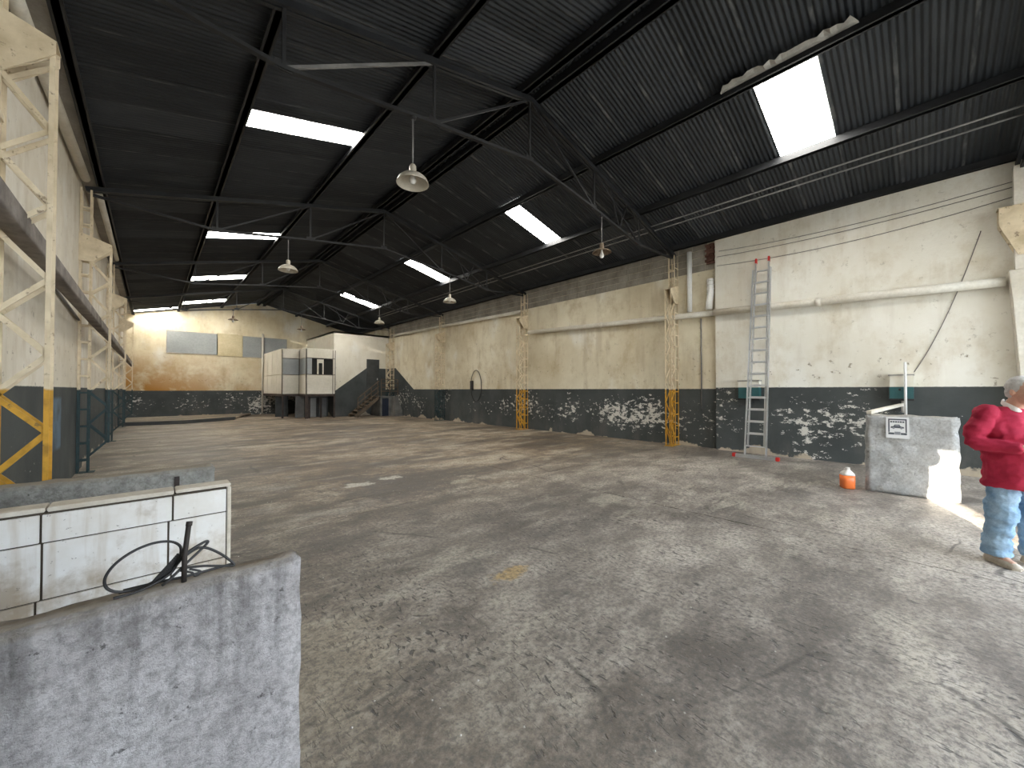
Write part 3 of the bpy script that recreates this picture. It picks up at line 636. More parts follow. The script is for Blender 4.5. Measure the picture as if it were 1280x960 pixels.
# ================================================================== LOW PARTITION WALLS AT THE LEFT
def slab_wall(x1, y0, y1, z, mat, label, cat, amp, seed):
    o = MB().box(XL + 0.002, x1, y0, y1, 0, z).build('partition_wall', mat, None, False, 0.012)
    roughen(o, 5, amp, 6.0, seed); return tag(o, label, cat)
slab_wall(0.435, 1.67, 1.78, 0.95, 'slab_front', 'low rough grey concrete slab wall with dark drips, black cables on top', 'partition', 0.010, 1.0)
slab_wall(0.40, 4.12, 4.30, 0.95, 'trough', 'low grey cement wall behind the white tiled one', 'partition', 0.012, 5.0)
o = MB().box(0.14, 0.17, 4.108, 4.135, 0.0, 0.90).build('iron_strip', 'brown_steel', bpy.data.objects['partition_wall.001'])  # thin bar standing in for a dark vertical stain on the wall face
r = empty('tiled_partition', (XL, 3.30, 0)); tag(r, 'low partition wall faced with large dirty white tiles', 'partition')
X = lambda v: v - XL
MB().box(0.002, X(0.385), 0.0, 0.10, 0, 0.925).build('core', 'tile_joint', r)
cols = [[-1.05, -0.43, 0.085, 0.385], [-1.05, -0.45, 0.10, 0.385]]
for row, (z0, z1) in enumerate([(0.765, 0.915), (0.455, 0.757), (0.145, 0.447), (0.0, 0.137)]):
    cs = cols[0] if row % 2 else cols[1]
    if row == 0: cs = [-1.05, -0.435, 0.105, 0.385]
    for i in range(3):
        a, b = X(cs[i]) + 0.005, X(cs[i + 1]) - 0.005
        t = MB().box(a, b, -0.012 + random.uniform(-0.002, 0.002), 0.004, z0, z1).build('tile', 'tile', r, False, 0.002)
for a, b in ((-1.05, -0.42), (-0.415, 0.11), (0.115, 0.405)):
    MB().box(X(a) + 0.002, X(b), -0.022, 0.125, 0.93 + random.uniform(0, 0.004), 0.955).build('cap_tile', 'tile_trim', r, False, 0.004)
MB().box(X(0.385), X(0.408), -0.018, 0.115, 0.0, 0.93).build('edge_trim', 'tile_trim', r, False, 0.004)
# cables and iron rod lying on the slab wall
T = 0.955; Yc = 1.725
def cable(pts, rad, label, n=60):
    pts = [Vector(p) for p in pts]; out = []
    for i in range(len(pts) - 1):
        p0, p1, p2, p3 = pts[max(i - 1, 0)], pts[i], pts[i + 1], pts[min(i + 2, len(pts) - 1)]
        for k in range(8):
            t = k / 8; out.append(0.5 * ((2 * p1) + (p2 - p0) * t + (2 * p0 - 5 * p1 + 4 * p2 - p3) * t * t + (3 * p1 - p0 - 3 * p2 + p3) * t ** 3))
    out.append(pts[-1])
    return tag(MB().tube(out, rad, 8).build('cable', 'cable', None, True), label, 'cable')
loop = [(0.065 - 0.075 + 0.088 * math.cos(a) + 0.02 * math.sin(a), Yc + 0.02 * math.cos(a) + 0.01, T + 0.072 + 0.068 * math.sin(a)) for a in [PI * 0.0 + k * PI / 6 for k in range(13)]]
cable(loop + [(0.05, Yc, T + 0.03), (-0.02, Yc - 0.02, T + 0.008), (-0.08, Yc - 0.03, T + 0.008)], 0.0042, 'black cable bent into one round loop on the slab wall')
cable([(-0.07, Yc + 0.01, T + 0.006), (0.0, Yc + 0.01, T + 0.010), (0.06, Yc + 0.01, T + 0.045), (0.09, Yc, T + 0.085), (0.14, Yc + 0.02, T + 0.105), (0.148, Yc + 0.02, T + 0.098), (0.10, Yc, T + 0.06), (0.05, Yc - 0.02, T + 0.02), (0.03, Yc - 0.02, T + 0.006)], 0.0046, 'black cable with a sharp peak beside the iron rod')
cable([(0.085, Yc, T + 0.075), (0.13, Yc + 0.01, T + 0.092), (0.18, Yc + 0.01, T + 0.06), (0.225, Yc, T + 0.008), (0.20, Yc, T + 0.010), (0.14, Yc, T + 0.028), (0.08, Yc, T + 0.04)], 0.0042, 'black cable drooping to the outer end of the slab wall')
cable([(-0.06, Yc + 0.02, T + 0.006), (0.02, Yc, T + 0.012), (0.09, Yc - 0.01, T + 0.012), (0.16, Yc, T + 0.010), (0.22, Yc + 0.01, T + 0.008)], 0.0046, 'straight black cable lying along the slab wall top')
for k in range(5):
    cable([(0.0 + 0.006 * k, Yc + 0.004 * k, T + 0.006), (0.02 + 0.008 * k, Yc + 0.004 * k, T + 0.03), (0.055 + 0.004 * k, Yc + 0.004 * k, T + 0.07 + 0.004 * k)], 0.0045, 'short black cable end in the tight bundle inside the loop')['group'] = 'cable ends in the bundle'
cable([(0.07, Yc, T + 0.035), (0.105, Yc - 0.01, T + 0.02), (0.115, Yc - 0.01, T + 0.006), (0.13, Yc, T + 0.012), (0.10, Yc, T + 0.03)], 0.0036, 'thin black wire kinked beside the iron rod')
tag(MB().tube([(0.085, Yc - 0.02, T - 0.012), (0.086, Yc - 0.02, T + 0.09), (0.096, Yc - 0.015, T + 0.186)], 0.0075, 8).tube([(0.096, Yc - 0.015, T + 0.182), (0.098, Yc - 0.013, T + 0.196)], 0.009, 8).build('iron_rod', 'rust_iron', None, True), 'upright dark iron rod sticking out of the slab wall', 'rod')

# ================================================================== NEAR RIGHT: LADDER, BLOCK WALL, BOXES, JUG
def ladder():
    bx, tx, Lz = 10.22, XN - 0.10, 4.86
    r = empty('extension_ladder', (bx, 2.68, 0)); tag(r, 'tall aluminium extension ladder leaning on the right wall', 'ladder')
    d = Vector((tx - bx, 0, Lz)); d.normalize(); nrm = Vector((d.z, 0, -d.x))      # nrm points to the wall
    L = math.hypot(tx - bx, Lz)
    for half, t0, t1, offn, nm in ((0.215, 0.06, 4.62, 0.0, 'lower_section'), (0.165, 0.30, L - 0.02, 0.035, 'upper_section')):
        for s in (-1, 1):
            p = d * t0 + nrm * offn + Vector((0, s * half, 0)); q = d * t1 + nrm * offn + Vector((0, s * (half - 0.03), 0))
            st = MB().bar(p, q, 0.028, 0.062, up=tuple(nrm)).build('stile', 'alu', r)
            if nm == 'upper_section': MB().bar(q - d * 0.10, q + d * 0.02, 0.036, 0.072, up=tuple(nrm)).build('end_cap', 'red_plastic', st)
        k = 0; t = t0 + 0.22 + (0.0 if nm == 'lower_section' else 0.07)
        while t < t1 - 0.1:
            h = half - 0.03 * (t - t0) / (t1 - t0)
            c = d * t + nrm * offn
            MB().bar(c - Vector((0, h, 0)), c + Vector((0, h, 0)), 0.030, 0.026, up=tuple(nrm)).build('rung', 'alu', r); t += 0.285
    foot = MB().box(-0.035, 0.035, -0.44, 0.44, 0.0, 0.075).build('stabiliser_bar', 'alu', r, False, 0.006)
    for s in (-1, 1): MB().box(-0.045, 0.045, s * 0.44 - 0.035, s * 0.44 + 0.035, 0.0, 0.085).build('foot_cap', 'red_plastic', foot, False, 0.008)
ladder()
o = MB().box(8.30, 8.50, -0.34, 0.64, 0, 1.205).build('block_wall', 'block_wall', None, False, 0.015); roughen(o, 5, 0.022, 7.0, 9.0)
tag(o, 'short rough pale cement wall with a printed notice on it', 'wall block')
# printed notice: black frame, vehicle picture, caption bars
def notice():
    x = 8.272; r = empty('notice', (x, 0.275, 1.02)); tag(r, 'white paper notice with dark framed vehicle picture on the cement wall', 'notice')
    P = lambda m, y0, y1, z0, z1, d: m.box(-d, 0.001 - d, -y1, -y0, z0, z1)    # y to the left of the reader is +Y
    MB().box(0.0, 0.004, -0.125, 0.125, -0.16, 0.16).build('sheet', 'paper', r)
    f = MB()
    for a, b, c, d in ((-0.10, 0.10, 0.115, 0.135), (-0.10, -0.085, -0.07, 0.115), (0.085, 0.10, -0.07, 0.115)): P(f, a, b, c, d, 0.001)
    f.build('frame_print', 'ink', r)
    t = MB()
    for k, (a, b) in enumerate(((-0.078, -0.055), (-0.050, -0.030), (-0.025, -0.002), (0.003, 0.020), (0.025, 0.048), (0.053, 0.074))): P(t, a, b, 0.078, 0.100, 0.001)
    t.build('title_print', 'ink', r)
    c = MB()
    c.prism([(0.075, -0.005), (0.07, 0.018), (0.045, 0.022), (0.03, 0.048), (-0.02, 0.050), (-0.035, 0.022), (-0.068, 0.015), (-0.072, -0.005)], 'X', -0.002, -0.001)
    c.build('vehicle_print', 'ink', r)
    MB().prism([(0.03, 0.026), (0.022, 0.042), (-0.012, 0.043), (-0.022, 0.026)], 'X', -0.0028, -0.0022).build('window_print', 'ink_mid', r)
    w = MB()
    for cy_ in (0.042, -0.042): w.prism([(cy_ + 0.014 * math.cos(a), -0.006 + 0.014 * math.sin(a)) for a in [k * PI / 6 for k in range(12)]], 'X', -0.0032, -0.0022)
    w.build('wheel_print', 'ink_mid', r)
    b = MB(); P(b, -0.10, -0.035, -0.105, -0.075, 0.001); P(b, 0.035, 0.10, -0.105, -0.075, 0.001); b.build('corner_print', 'ink', r)
    b = MB(); P(b, -0.032, 0.032, -0.105, -0.060, 0.001); b.build('caption_print', 'ink_mid', r)
notice()
tag(MB().bar((8.40, 0.60, 1.235), (10.80, 0.30, 1.30), 0.06, 0.05).build('plank', 'pvc'), 'pale plank reaching from the cement wall corner to the teal box', 'plank')
def wall_box(y, z0, z1, w, x1, label, pipe_too):
    r = empty('wall_box', (x1, y, z0)); tag(r, label, 'switch box')
    MB().box(-0.20, 0.0, -w / 2, w / 2, 0, z1 - z0).build('case', 'wall_box', r, False, 0.01)
    MB().box(-0.215, 0.0, -w / 2 - 0.012, w / 2 + 0.012, z1 - z0 - 0.05, z1 - z0 - 0.03).build('lid', 'conduit', r)
    MB().box(-0.21, 0.0, -w / 2 - 0.008, w / 2 + 0.008, -0.02, 0.02).build('base_rim', 'cable', r)
    MB().tube([(-0.20, 0.02, 0.2), (-0.225, 0.02, 0.2)], 0.02, 10).build('knob', 'cable', r, True)
    MB().tube([(-0.10, -0.03, -0.02), (-0.10, -0.03, -0.26 if pipe_too else -0.12)], 0.035, 10).build('pipe_stub', 'white_pipe' if pipe_too else 'cable', r, True)
wall_box(0.30, 1.40, 1.93, 0.34, XN, 'two-tone cream and teal wall box above the cement wall', True)
wall_box(2.98, 1.36, 1.86, 0.46, XN, 'two-tone cream and teal wall box behind the ladder', False)
tag(MB().tube([(XN - 0.26, 0.24, 1.04), (XN - 0.26, 0.24, 2.14)], 0.022, 10).build('white_tube', 'white_pipe', None, True), 'upright white tube in front of the teal wall box', 'tube')  # pale tube put in place of a stripe of sunlight on the box
# jug
def jug():
    r = empty('plastic_jug', (8.27, 0.86, 0), 0.5); tag(r, 'plastic jug of orange liquid beside the cement wall', 'jug')
    def ring(z, hx, hy, cx=0.0, n=28):
        out = []
        for k in range(n):
            a = 2 * PI * k / n; c, s = math.cos(a), math.sin(a)
            out.append((cx + hx * math.copysign(abs(c) ** 0.55, c), hy * math.copysign(abs(s) ** 0.55, s), z))
        return out
    MB().rings([ring(0.0, 0.075, 0.070), ring(0.012, 0.090, 0.085), ring(0.12, 0.092, 0.087), ring(0.215, 0.092, 0.087)]).build('body', 'jug_orange', r, True)
    MB().rings([ring(0.215, 0.092, 0.087), ring(0.245, 0.085, 0.078), ring(0.275, 0.060, 0.052, -0.008), ring(0.295, 0.034, 0.032, -0.02), ring(0.31, 0.026, 0.026, -0.02)]).build('shoulder', 'jug_clear', r, True)
    MB().lathe([(0.0, 0.340), (0.028, 0.338), (0.030, 0.308), (0.0, 0.306)], (-0.02, 0, 0), 16).build('cap', 'jug_clear', r, True)
    MB().tube([(-0.01, 0, 0.305), (0.035, 0, 0.318), (0.070, 0, 0.300), (0.083, 0, 0.265), (0.084, 0, 0.225)], 0.012, 10).build('handle', 'jug_clear', r, True)
jug()

# ================================================================== RAISED PANEL OFFICE AND STAIRS AT THE FAR END
def office():
    r = empty('panel_office', (6.4, 26.0, 0)); tag(r, 'raised cream panel office on brown steel posts with corner window', 'office')
    def B(name, x0, x1, y0, y1, z0, z1, mat, par=None):
        if par is None: par = r
        return MB().box(x0 - 6.4, x1 - 6.4, y0 - 26, y1 - 26, z0, z1).build(name, mat, par)
    x0, x1, x2, ya, yb = 5.27, 6.15, 7.70, 24.4, 23.1; z0, z1 = 1.36, 3.84; zm0, zm1 = 2.46, 3.34
    B('floor_frame', x0, x2, ya, YB - 0.02, z0 - 0.14, z0, 'brown_steel'); B('floor_frame', x1, x2, yb, ya, z0 - 0.14, z0, 'brown_steel')
    B('roof_panel', x0, x2, ya, YB - 0.02, z1, z1 + 0.06, 'panel'); B('roof_panel', x1, x2, yb, ya, z1, z1 + 0.06, 'panel')
    n = 4; dy = (YB - 0.03 - ya) / n
    for i in range(n):                                          # left side, full height panels in two rows
        B('panel', x0, x0 + 0.05, ya + i * dy + 0.02, ya + (i + 1) * dy - 0.02, z0, zm0 - 0.01, 'panel'); B('panel', x0, x0 + 0.05, ya + i * dy + 0.02, ya + (i + 1) * dy - 0.02, zm0 + 0.01, z1, 'panel')
    for a, b, yy in ((x0 + 0.06, x1 - 0.02, ya), (x1 + 0.06, x2 - 0.16, yb)):
        B('panel', a, b, yy, yy + 0.05, z0, zm0 - 0.04, 'panel'); B('panel', a, b, yy, yy + 0.05, zm1 + 0.03, z1, 'panel')
    B('panel', x2 - 0.13, x2, yb, yb + 0.05, z0, zm0 - 0.04, 'panel'); B('panel', x2 - 0.13, x2, yb, yb + 0.05, zm0 - 0.02, z1, 'panel')
    B('panel', x1, x1 + 0.05, yb + 0.05, ya, z0, zm0 - 0.04, 'panel'); B('panel', x1, x1 + 0.05, yb + 0.05, ya, zm1 + 0.03, z1, 'panel')
    B('window_pane', x0 + 0.06, x1 - 0.02, ya + 0.02, ya + 0.03, zm0, zm1, 'glass_grey'); B('window_pane', x1 + 0.01, x1 + 0.02, yb + 0.08, ya - 0.02, zm0, zm1, 'glass_grey')
    w = B('window_opening', x1 + 0.06, x2 - 0.16, yb + 0.03, yb + 0.04, zm0, zm1, 'window_dark')
    for a, b, c, d in ((6.72, 6.80, zm0, zm1 - 0.04), (6.80, 7.0, zm1 - 0.25, zm1 - 0.04), (7.0, 7.06, zm0, zm1 - 0.04)): B('window_frame', a, b, yb + 0.0, yb + 0.03, c, d, 'panel', w)
    B('window_frame', 6.21, 6.45, yb + 0.0, yb + 0.03, zm0, zm1, 'glass_grey', w)
    for a, yy in ((x0, ya), (x1 - 0.02, ya), (x1, yb), (x2 - 0.16, yb), (x2 - 0.03, yb)): B('mullion', a, a + 0.03, yy - 0.012, yy + 0.02, z0, z1, 'brown_steel')
    for a, b, yy in ((x0, x1, ya), (x1, x2, yb)):
        for z in (zm0 - 0.03, zm1): B('mullion', a, b, yy - 0.012, yy + 0.02, z, z + 0.028, 'brown_steel')
    for xx, yy, w_ in ((6.15, yb + 0.02, 0.14), (6.42, 23.5, 0.08), (7.62, yb + 0.02, 0.08), (7.05, 23.6, 0.09), (5.30, ya + 0.02, 0.08)): B('post', xx, xx + w_, yy, yy + w_, 0.0, z0 - 0.14, 'brown_steel')
    B('undercroft_panel', 5.95, 6.40, 24.35, 24.41, 0.0, z0 - 0.14, 'grey_panel'); B('undercroft_panel', 6.40, 7.70, 24.35, 24.41, 0.0, z0 - 0.14, 'dark_paint')
    B('undercroft_panel', 5.28, 5.95, 25.9, 25.96, 0.0, z0 - 0.14, 'dark_paint')
    B('undercroft_door', 6.62, 7.02, 24.28, 24.345, 0.0, 1.12, 'light_door'); B('undercroft_door', 7.18, 7.60, 24.28, 24.345, 0.0, 1.12, 'grey_panel')
office()
def stairs():
    r = empty('staircase', (8.6, 22.9, 0)); tag(r, 'brown steel staircase rising along the dark painted wall', 'staircase')
    n = 7; rise = 1.2 / n; go = 0.198; y0, y1 = -0.50, 0.50
    for i in range(n):
        MB().box(i * go, i * go + go + 0.03, y0, y1, (i + 1) * rise - 0.04, (i + 1) * rise).build('step', 'rail_brown', r)
    for yy in (y0 - 0.03, y1):
        MB().prism([(-0.05, 0), (0.16, 0), (n * go, 1.05), (n * go, 1.20), (n * go - 0.06, 1.20), (-0.05, 0.12)], 'Y', yy, yy + 0.03).build('stringer', 'rail_brown', r)
    for i in (0, 2, 4, 6):
        x = i * go + 0.1; MB().box(x, x + 0.035, y0 - 0.03, y0 + 0.005, (i + 1) * rise - 0.05, (i + 1) * rise + 0.92).build('baluster', 'rail_brown', r)
    for h in (0.30, 0.60, 0.92):
        MB().bar((0.10, y0 - 0.012, rise + h), (n * go, y0 - 0.012, 1.2 + h + 0.0), 0.04, 0.045).build('handrail', 'rail_brown', r)
    ld = empty('stair_landing', (10.6, 22.9, 0)); tag(ld, 'grey concrete landing block with dark blue doorway and barred rail', 'landing')
    def B(name, x0, x1, y0, y1, z0, z1, mat, par=ld): return MB().box(x0 - 10.6, x1 - 10.6, y0 - 22.9, y1 - 22.9, z0, z1).build(name, mat, par)
    B('slab', 10.05, 11.18, 22.25, 23.69, 1.10, 1.20, 'grey_concrete'); B('front_wall', 10.55, 11.18, 22.25, 22.37, 0, 1.10, 'grey_concrete'); B('front_wall', 10.05, 10.12, 22.25, 23.69, 0, 1.10, 'grey_concrete')
    B('door', 10.12, 10.55, 22.30, 22.33, 0, 1.05, 'blue_door')
    MB().prism([(10.85 - 10.6, 1.2), (11.18 - 10.6, 0.35), (11.18 - 10.6, 0.0), (10.7 - 10.6, 0.0), (10.7 - 10.6, 1.2)], 'Y', 21.75 - 22.9, 22.25 - 22.9).build('buttress', 'grey_concrete', ld)
    for z in (1.48, 1.72, 1.96, 2.20): B('rail', 10.08, 11.16, 22.27, 22.30, z, z + 0.04, 'rail_brown')
    for x in (10.06, 10.6, 11.12): B('rail_post', x, x + 0.04, 22.265, 22.305, 1.2, 2.24, 'rail_brown')
    d = struct(MB().box(9.76, 10.56, 23.66, 23.72, 1.2, 3.50).build('door_1', 'dark_paint'), 'dark grey door at the top of the stairs')
    MB().box(9.84, 10.48, 23.645, 23.66, 1.3, 3.40).build('door_panel', 'dark_paint', d); MB().box(10.40, 10.44, 23.61, 23.66, 2.2, 2.32).build('door_handle', 'alu', d)
stairs()
tag(MB().tube([(5.20, YB - 0.07, 0.1), (5.20, YB - 0.07, 5.2)], 0.05, 10).build('vent_pipe', 'pvc', None, True), 'upright pale pipe on the far wall beside the panel office', 'pipe')

# ================================================================== PERSON
SKIN = worn('skin', (0.58, 0.34, 0.25), (0.66, 0.41, 0.31), 0.5, 0, 8, 0.05)
SWEATER = worn('crimson_fleece', (0.36, 0.012, 0.045), (0.46, 0.022, 0.065), 0.85, 0, 9, 0.25)
DENIM = worn('light_blue_denim', (0.13, 0.25, 0.40), (0.34, 0.48, 0.62), 0.85, 0, 6, 0.3)
SHIRT = flat('white_shirt', (0.80, 0.79, 0.77), 0.8)
HAIR = worn('grey_hair', (0.52, 0.51, 0.50), (0.72, 0.71, 0.70), 0.7, 0, 30, 0.5)
SHOE = worn('beige_suede', (0.40, 0.34, 0.27), (0.54, 0.48, 0.40), 0.8, 0, 10, 0.2)
def ell(c, rx, ry, n=20, tilt=0.0, front=1.0):
    out = []
    for k in range(n):
        a = 2 * PI * k / n; x = rx * math.cos(a); y = ry * math.sin(a)
        if y < 0: y *= front
        out.append(Vector(c) + Vector((x, y, -y * math.sin(tilt))))
    return out
def limb(mb, pts, radii, n=14):
    P = [Vector(p) for p in pts]; out = []; rr = []
    for i in range(len(P) - 1):
        for k in range(5):
            t = k / 5; out.append(P[i].lerp(P[i + 1], t)); rr.append(radii[i] * (1 - t) + radii[i + 1] * t)
    out.append(P[-1]); rr.append(radii[-1])
    for _ in range(2): out = [out[0]] + [(out[i - 1] + out[i] * 2 + out[i + 1]) / 4 for i in range(1, len(out) - 1)] + [out[-1]]
    mb.tube(out, rr, n)
    return mb
def ball(mb, c, r, sx=1, sy=1, sz=1, n=14):
    rs = []
    for i in range(1, n):
        a = PI * i / n
        rs.append([(c[0] + r * sx * math.sin(a) * math.cos(2 * PI * k / 16), c[1] + r * sy * math.sin(a) * math.sin(2 * PI * k / 16), c[2] - r * sz * math.cos(a)) for k in range(16)])
    return mb.rings(rs)
def fuse(mb, name, mat, parent, voxel, it=6, wrinkle=0.0, wf=14.0):
    """merge overlapping shells into one continuous surface"""
    me = mb.mesh(name, mat); o = bpy.data.objects.new(name + '_src', me); COL.objects.link(o)
    rm = o.modifiers.new('r', 'REMESH'); rm.mode = 'VOXEL'; rm.voxel_size = voxel
    s = o.modifiers.new('s', 'SMOOTH'); s.factor = 0.5; s.iterations = it
    dg = bpy.context.evaluated_depsgraph_get(); ev = o.evaluated_get(dg)
    me2 = bpy.data.meshes.new_from_object(ev); me2.name = name
    bpy.data.objects.remove(o)
    me2.materials.clear(); me2.materials.append(mat)
    if wrinkle:
        nr = [v.normal.copy() for v in me2.vertices]
        for v, q in zip(me2.vertices, nr):
            p = Vector((v.co.x * wf * 0.6, v.co.y * wf * 0.6, v.co.z * wf))
            v.co += q * (mnoise.fractal(p, 1.0, 2.0, 3) * wrinkle)
    me2.polygons.foreach_set('use_smooth', [True] * len(me2.polygons))
    return link(name, me2, parent)
def person():
    r = empty('person', (5.80, -0.56, 0), math.radians(-52)); tag(r, 'person in crimson sweater and light jeans, head bent over the hands', 'person')
    # front is -Y, the figure's right is -X
    hd = Vector((0.0, -0.095, 1.585))
    hips = [(-0.10, 0.0, 0.90), (0.10, 0.0, 0.90)]; knees = [(-0.115, -0.02, 0.49), (0.125, -0.03, 0.49)]; ank = [(-0.13, 0.02, 0.09), (0.15, 0.0, 0.09)]
    sh = [(-0.205, 0.01, 1.38), (0.205, 0.01, 1.38)]; el = [(-0.315, 0.03, 1.10), (0.315, 0.03, 1.10)]; wr_ = [(-0.125, -0.225, 1.085), (0.125, -0.225, 1.105)]
    b = MB()
    # head: skull, jaw, face
    ball(b, hd + Vector((0, 0.012, 0.02)), 0.1, 0.78, 0.98, 1.08); ball(b, hd + Vector((0, -0.03, -0.055)), 0.075, 0.82, 0.85, 0.95); ball(b, hd + Vector((0, -0.055, -0.105)), 0.03, 1.1, 0.9, 0.8)
    b.rings([ell(hd + Vector((0, -0.095, 0.018)), 0.010, 0.008, 10), ell(hd + Vector((0, -0.105, -0.012)), 0.014, 0.014, 10), ell(hd + Vector((0, -0.108, -0.030)), 0.018, 0.018, 10), ell(hd + Vector((0, -0.095, -0.040)), 0.014, 0.010, 10)])
    for s in (-1, 1):
        ball(b, hd + Vector((s * 0.082, 0.012, -0.01)), 0.03, 0.35, 0.65, 1.05); ball(b, hd + Vector((s * 0.045, -0.078, -0.025)), 0.026, 1, 0.7, 0.8); ball(b, hd + Vector((s * 0.034, -0.086, 0.022)), 0.022, 1.2, 0.5, 0.4)
    ball(b, hd + Vector((0, -0.094, -0.066)), 0.022, 1.25, 0.5, 0.30); ball(b, hd + Vector((0, -0.092, -0.078)), 0.020, 1.1, 0.5, 0.32)
    limb(b, [(0, 0.01, 1.36), (0, -0.02, 1.46), hd + Vector((0, 0.0, -0.02))], [0.075, 0.062, 0.058])
    # trunk and limbs under the clothes
    b.rings([ell((0, 0.0, 0.86), 0.14, 0.10), ell((0, 0, 1.0), 0.155, 0.115), ell((0, 0, 1.2), 0.16, 0.115), ell((0, 0.01, 1.36), 0.17, 0.09), ell((0, 0.01, 1.43), 0.09, 0.06)])
    for i in (0, 1):
        limb(b, [hips[i], knees[i], ank[i]], [0.085, 0.058, 0.045]); limb(b, [ank[i], (ank[i][0], ank[i][1] - 0.10, 0.04), (ank[i][0], ank[i][1] - 0.15, 0.035)], [0.042, 0.035, 0.028])
        limb(b, [sh[i], el[i], wr_[i]], [0.055, 0.043, 0.029])
    # hands: palm, four fingers, thumb, half closed in front of the belly
    for i, s in ((0, 1), (1, -1)):
        w = Vector(wr_[i]); f = Vector((s * 0.80, -0.52, 0.02)).normalized(); up = Vector((0, 0, 1)); side = f.cross(up).normalized()
        if side.y > 0: side = -side
        pc = w + f * 0.050
        b.rings([[w + f * d + up * (hh * math.cos(a)) + side * (tt * math.sin(a)) for a in [2 * PI * k / 14 for k in range(14)]] for d, hh, tt in ((-0.02, 0.027, 0.022), (0.015, 0.034, 0.019), (0.05, 0.042, 0.018), (0.085, 0.042, 0.015))])
        for q, (ln, dz) in enumerate(((0.072, 0.032), (0.082, 0.011), (0.076, -0.010), (0.060, -0.031))):
            k0 = w + f * 0.078 + up * dz; cur = -side * (-1)
            k1 = k0 + (f * 0.85 + side * 0.35).normalized() * ln * 0.45; k2 = k1 + (f * 0.45 - side * -0.2 + Vector((0, 0.55, 0))).normalized() * ln * 0.32; k3 = k2 + (f * 0.05 + Vector((0, 0.9, 0))).normalized() * ln * 0.26
            b.tube([k0, k0.lerp(k1, .5), k1, k1.lerp(k2, .5), k2, k3], [0.0095, 0.0092, 0.0090, 0.0086, 0.0082, 0.0065], 10)
        t0 = w + f * 0.022 + up * 0.030; t1 = t0 + (f * 0.55 + up * 0.75 + side * 0.2).normalized() * 0.040; t2 = t1 + (f * 0.9 + up * 0.25).normalized() * 0.032
        b.tube([t0 - up * 0.012, t0, t1, t1.lerp(t2, .6), t2], [0.012, 0.0125, 0.011, 0.010, 0.007], 10)
    body = fuse(b, 'body', SKIN, r, 0.0055, 4)
    for s in (-1, 1):
        e = MB(); ball(e, hd + Vector((s * 0.034, -0.086, 0.004)), 0.0125, 1.15, 0.7, 0.55, 8); e.build('eye', flat('eye_dark', (0.05, 0.04, 0.035), 0.2), body, True)
        MB().tube([hd + Vector((s * 0.018, -0.100, 0.026)), hd + Vector((s * 0.036, -0.098, 0.032)), hd + Vector((s * 0.056, -0.084, 0.026))], 0.0045, 6).build('eyebrow', HAIR, body, True)
    MB().tube([hd + Vector((-0.024, -0.104, -0.073)), hd + Vector((0, -0.109, -0.071)), hd + Vector((0.024, -0.104, -0.073))], 0.003, 6).build('mouth', flat('lip', (0.40, 0.16, 0.13), 0.5), body, True)
    h = MB(); ball(h, hd + Vector((0, 0.028, 0.042)), 0.1, 0.86, 1.0, 1.0); ball(h, hd + Vector((0, 0.060, -0.01)), 0.075, 1.08, 0.75, 0.95)
    for s in (-1, 1): ball(h, hd + Vector((s * 0.070, 0.0, 0.022)), 0.034, 0.45, 0.9, 1.0)
    fuse(h, 'hair', HAIR, body, 0.007, 3, 0.004, 60)
    # sweater: full belly, wide sleeves, ribbed hem
    m = MB()
    m.rings([ell((0, -0.01, 0.70), 0.205, 0.160, front=1.10), ell((0, -0.012, 0.74), 0.222, 0.176, front=1.12), ell((0, -0.015, 0.84), 0.224, 0.178, front=1.16), ell((0, -0.02, 0.95), 0.226, 0.178, front=1.22), ell((0, -0.015, 1.08), 0.224, 0.170, front=1.22), ell((0, -0.005, 1.22), 0.222, 0.152, front=1.10), ell((0, 0.005, 1.33), 0.215, 0.125), ell((0, 0.01, 1.40), 0.165, 0.095), ell((0, 0.0, 1.445), 0.090, 0.080)])
    for i in (0, 1):
        w = Vector(wr_[i]); e = Vector(el[i]); limb(m, [sh[i], e, w.lerp(e, 0.22), w.lerp(e, 0.06)], [0.088, 0.075, 0.054, 0.046])
        ball(m, sh[i], 0.085, 1, 1, 0.9)
    fuse(m, 'sweater', SWEATER, r, 0.009, 3, 0.020, 10)
    c = MB()
    for s in (-1, 1):
        c.add([(s * 0.004, -0.112, 1.395), (s * 0.075, -0.105, 1.392), (s * 0.088, -0.030, 1.440), (s * 0.070, 0.045, 1.470), (0, 0.075, 1.478), (0, 0.060, 1.520), (s * 0.064, 0.035, 1.512), (s * 0.078, -0.030, 1.485), (s * 0.050, -0.082, 1.452)], [(0, 1, 8), (1, 2, 7, 8), (2, 3, 6, 7), (3, 4, 5, 6)])
    o = c.build('collar', SHIRT, r, True); o.modifiers.new('t', 'SOLIDIFY').thickness = 0.008; o.modifiers.new('s', 'SUBSURF').levels = 2; o.modifiers['s'].render_levels = 2
    j = MB()
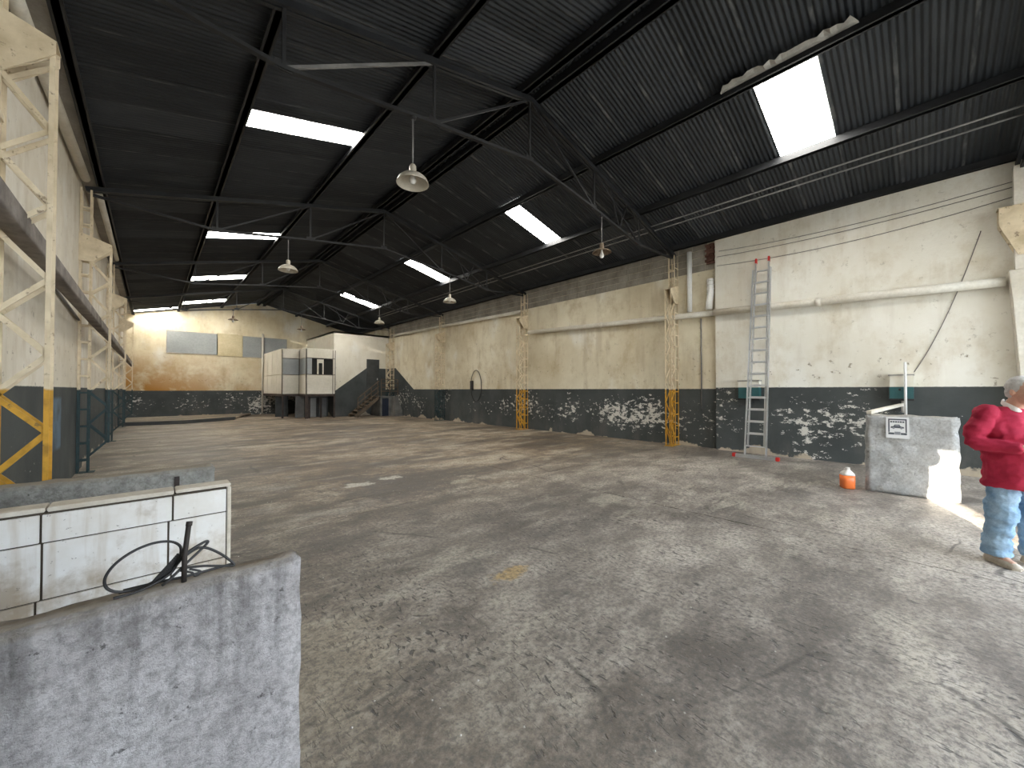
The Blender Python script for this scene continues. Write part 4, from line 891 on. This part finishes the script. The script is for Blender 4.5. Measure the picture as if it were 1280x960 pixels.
    j.rings([ell((0, 0, 0.80), 0.170, 0.130), ell((0, 0, 0.84), 0.165, 0.130), ell((0, 0, 0.88), 0.150, 0.115)])
    for i in (0, 1):
        k = Vector(knees[i]); a = Vector(ank[i])
        limb(j, [Vector(hips[i]) + Vector((0, 0, -0.08)), k, a + Vector((0, 0, 0.09)), a + Vector((0, 0, -0.015))], [0.100, 0.100, 0.090, 0.092])
    fuse(j, 'jeans', DENIM, r, 0.009, 4, 0.022, 13)
    for i in (0, 1):
        a = Vector(ank[i]); s = MB(); rs = []
        for y, hw, zt in ((0.085, 0.030, 0.060), (0.06, 0.042, 0.085), (0.0, 0.046, 0.095), (-0.06, 0.048, 0.080), (-0.12, 0.052, 0.062), (-0.165, 0.046, 0.050), (-0.19, 0.028, 0.036)):
            rs.append([(a.x + hw * math.cos(t), a.y + y, 0.016 + max(0, math.sin(t)) * (zt - 0.016) + min(0, math.sin(t)) * 0.004) for t in [2 * PI * k / 18 for k in range(18)]])
        s.rings(rs); so = s.build('shoe', SHOE, r, True)
        MB().prism([(a.x + dx, a.y + dy) for dx, dy in ((-0.030, 0.088), (0.030, 0.088), (0.046, 0.05), (0.048, -0.05), (0.054, -0.12), (0.044, -0.175), (0.0, -0.198), (-0.044, -0.175), (-0.054, -0.12), (-0.048, -0.05), (-0.046, 0.05))], 'Z', 0.0, 0.02).build('sole', SHOE, so)
person()

# ================================================================== SMALL DEBRIS ON THE FLOOR
d = MB(); rg = random.Random(3)
for k in range(420):
    x = rg.uniform(0.6, 6.5); y = rg.uniform(0.3, 8.0); s = rg.uniform(0.003, 0.009)
    vs = [(x + s * rg.uniform(0.6, 1.3) * math.cos(a), y + s * rg.uniform(0.6, 1.3) * math.sin(a), 0.0) for a in (0, 1.6, 3.1, 4.7)]
    d.add(vs + [(x, y, s * 0.8)], [(0, 1, 4), (1, 2, 4), (2, 3, 4), (3, 0, 4)])
tag(d.build('floor_debris', 'chip'), 'pale crumbs of debris scattered over the concrete floor', 'debris', kind='stuff')
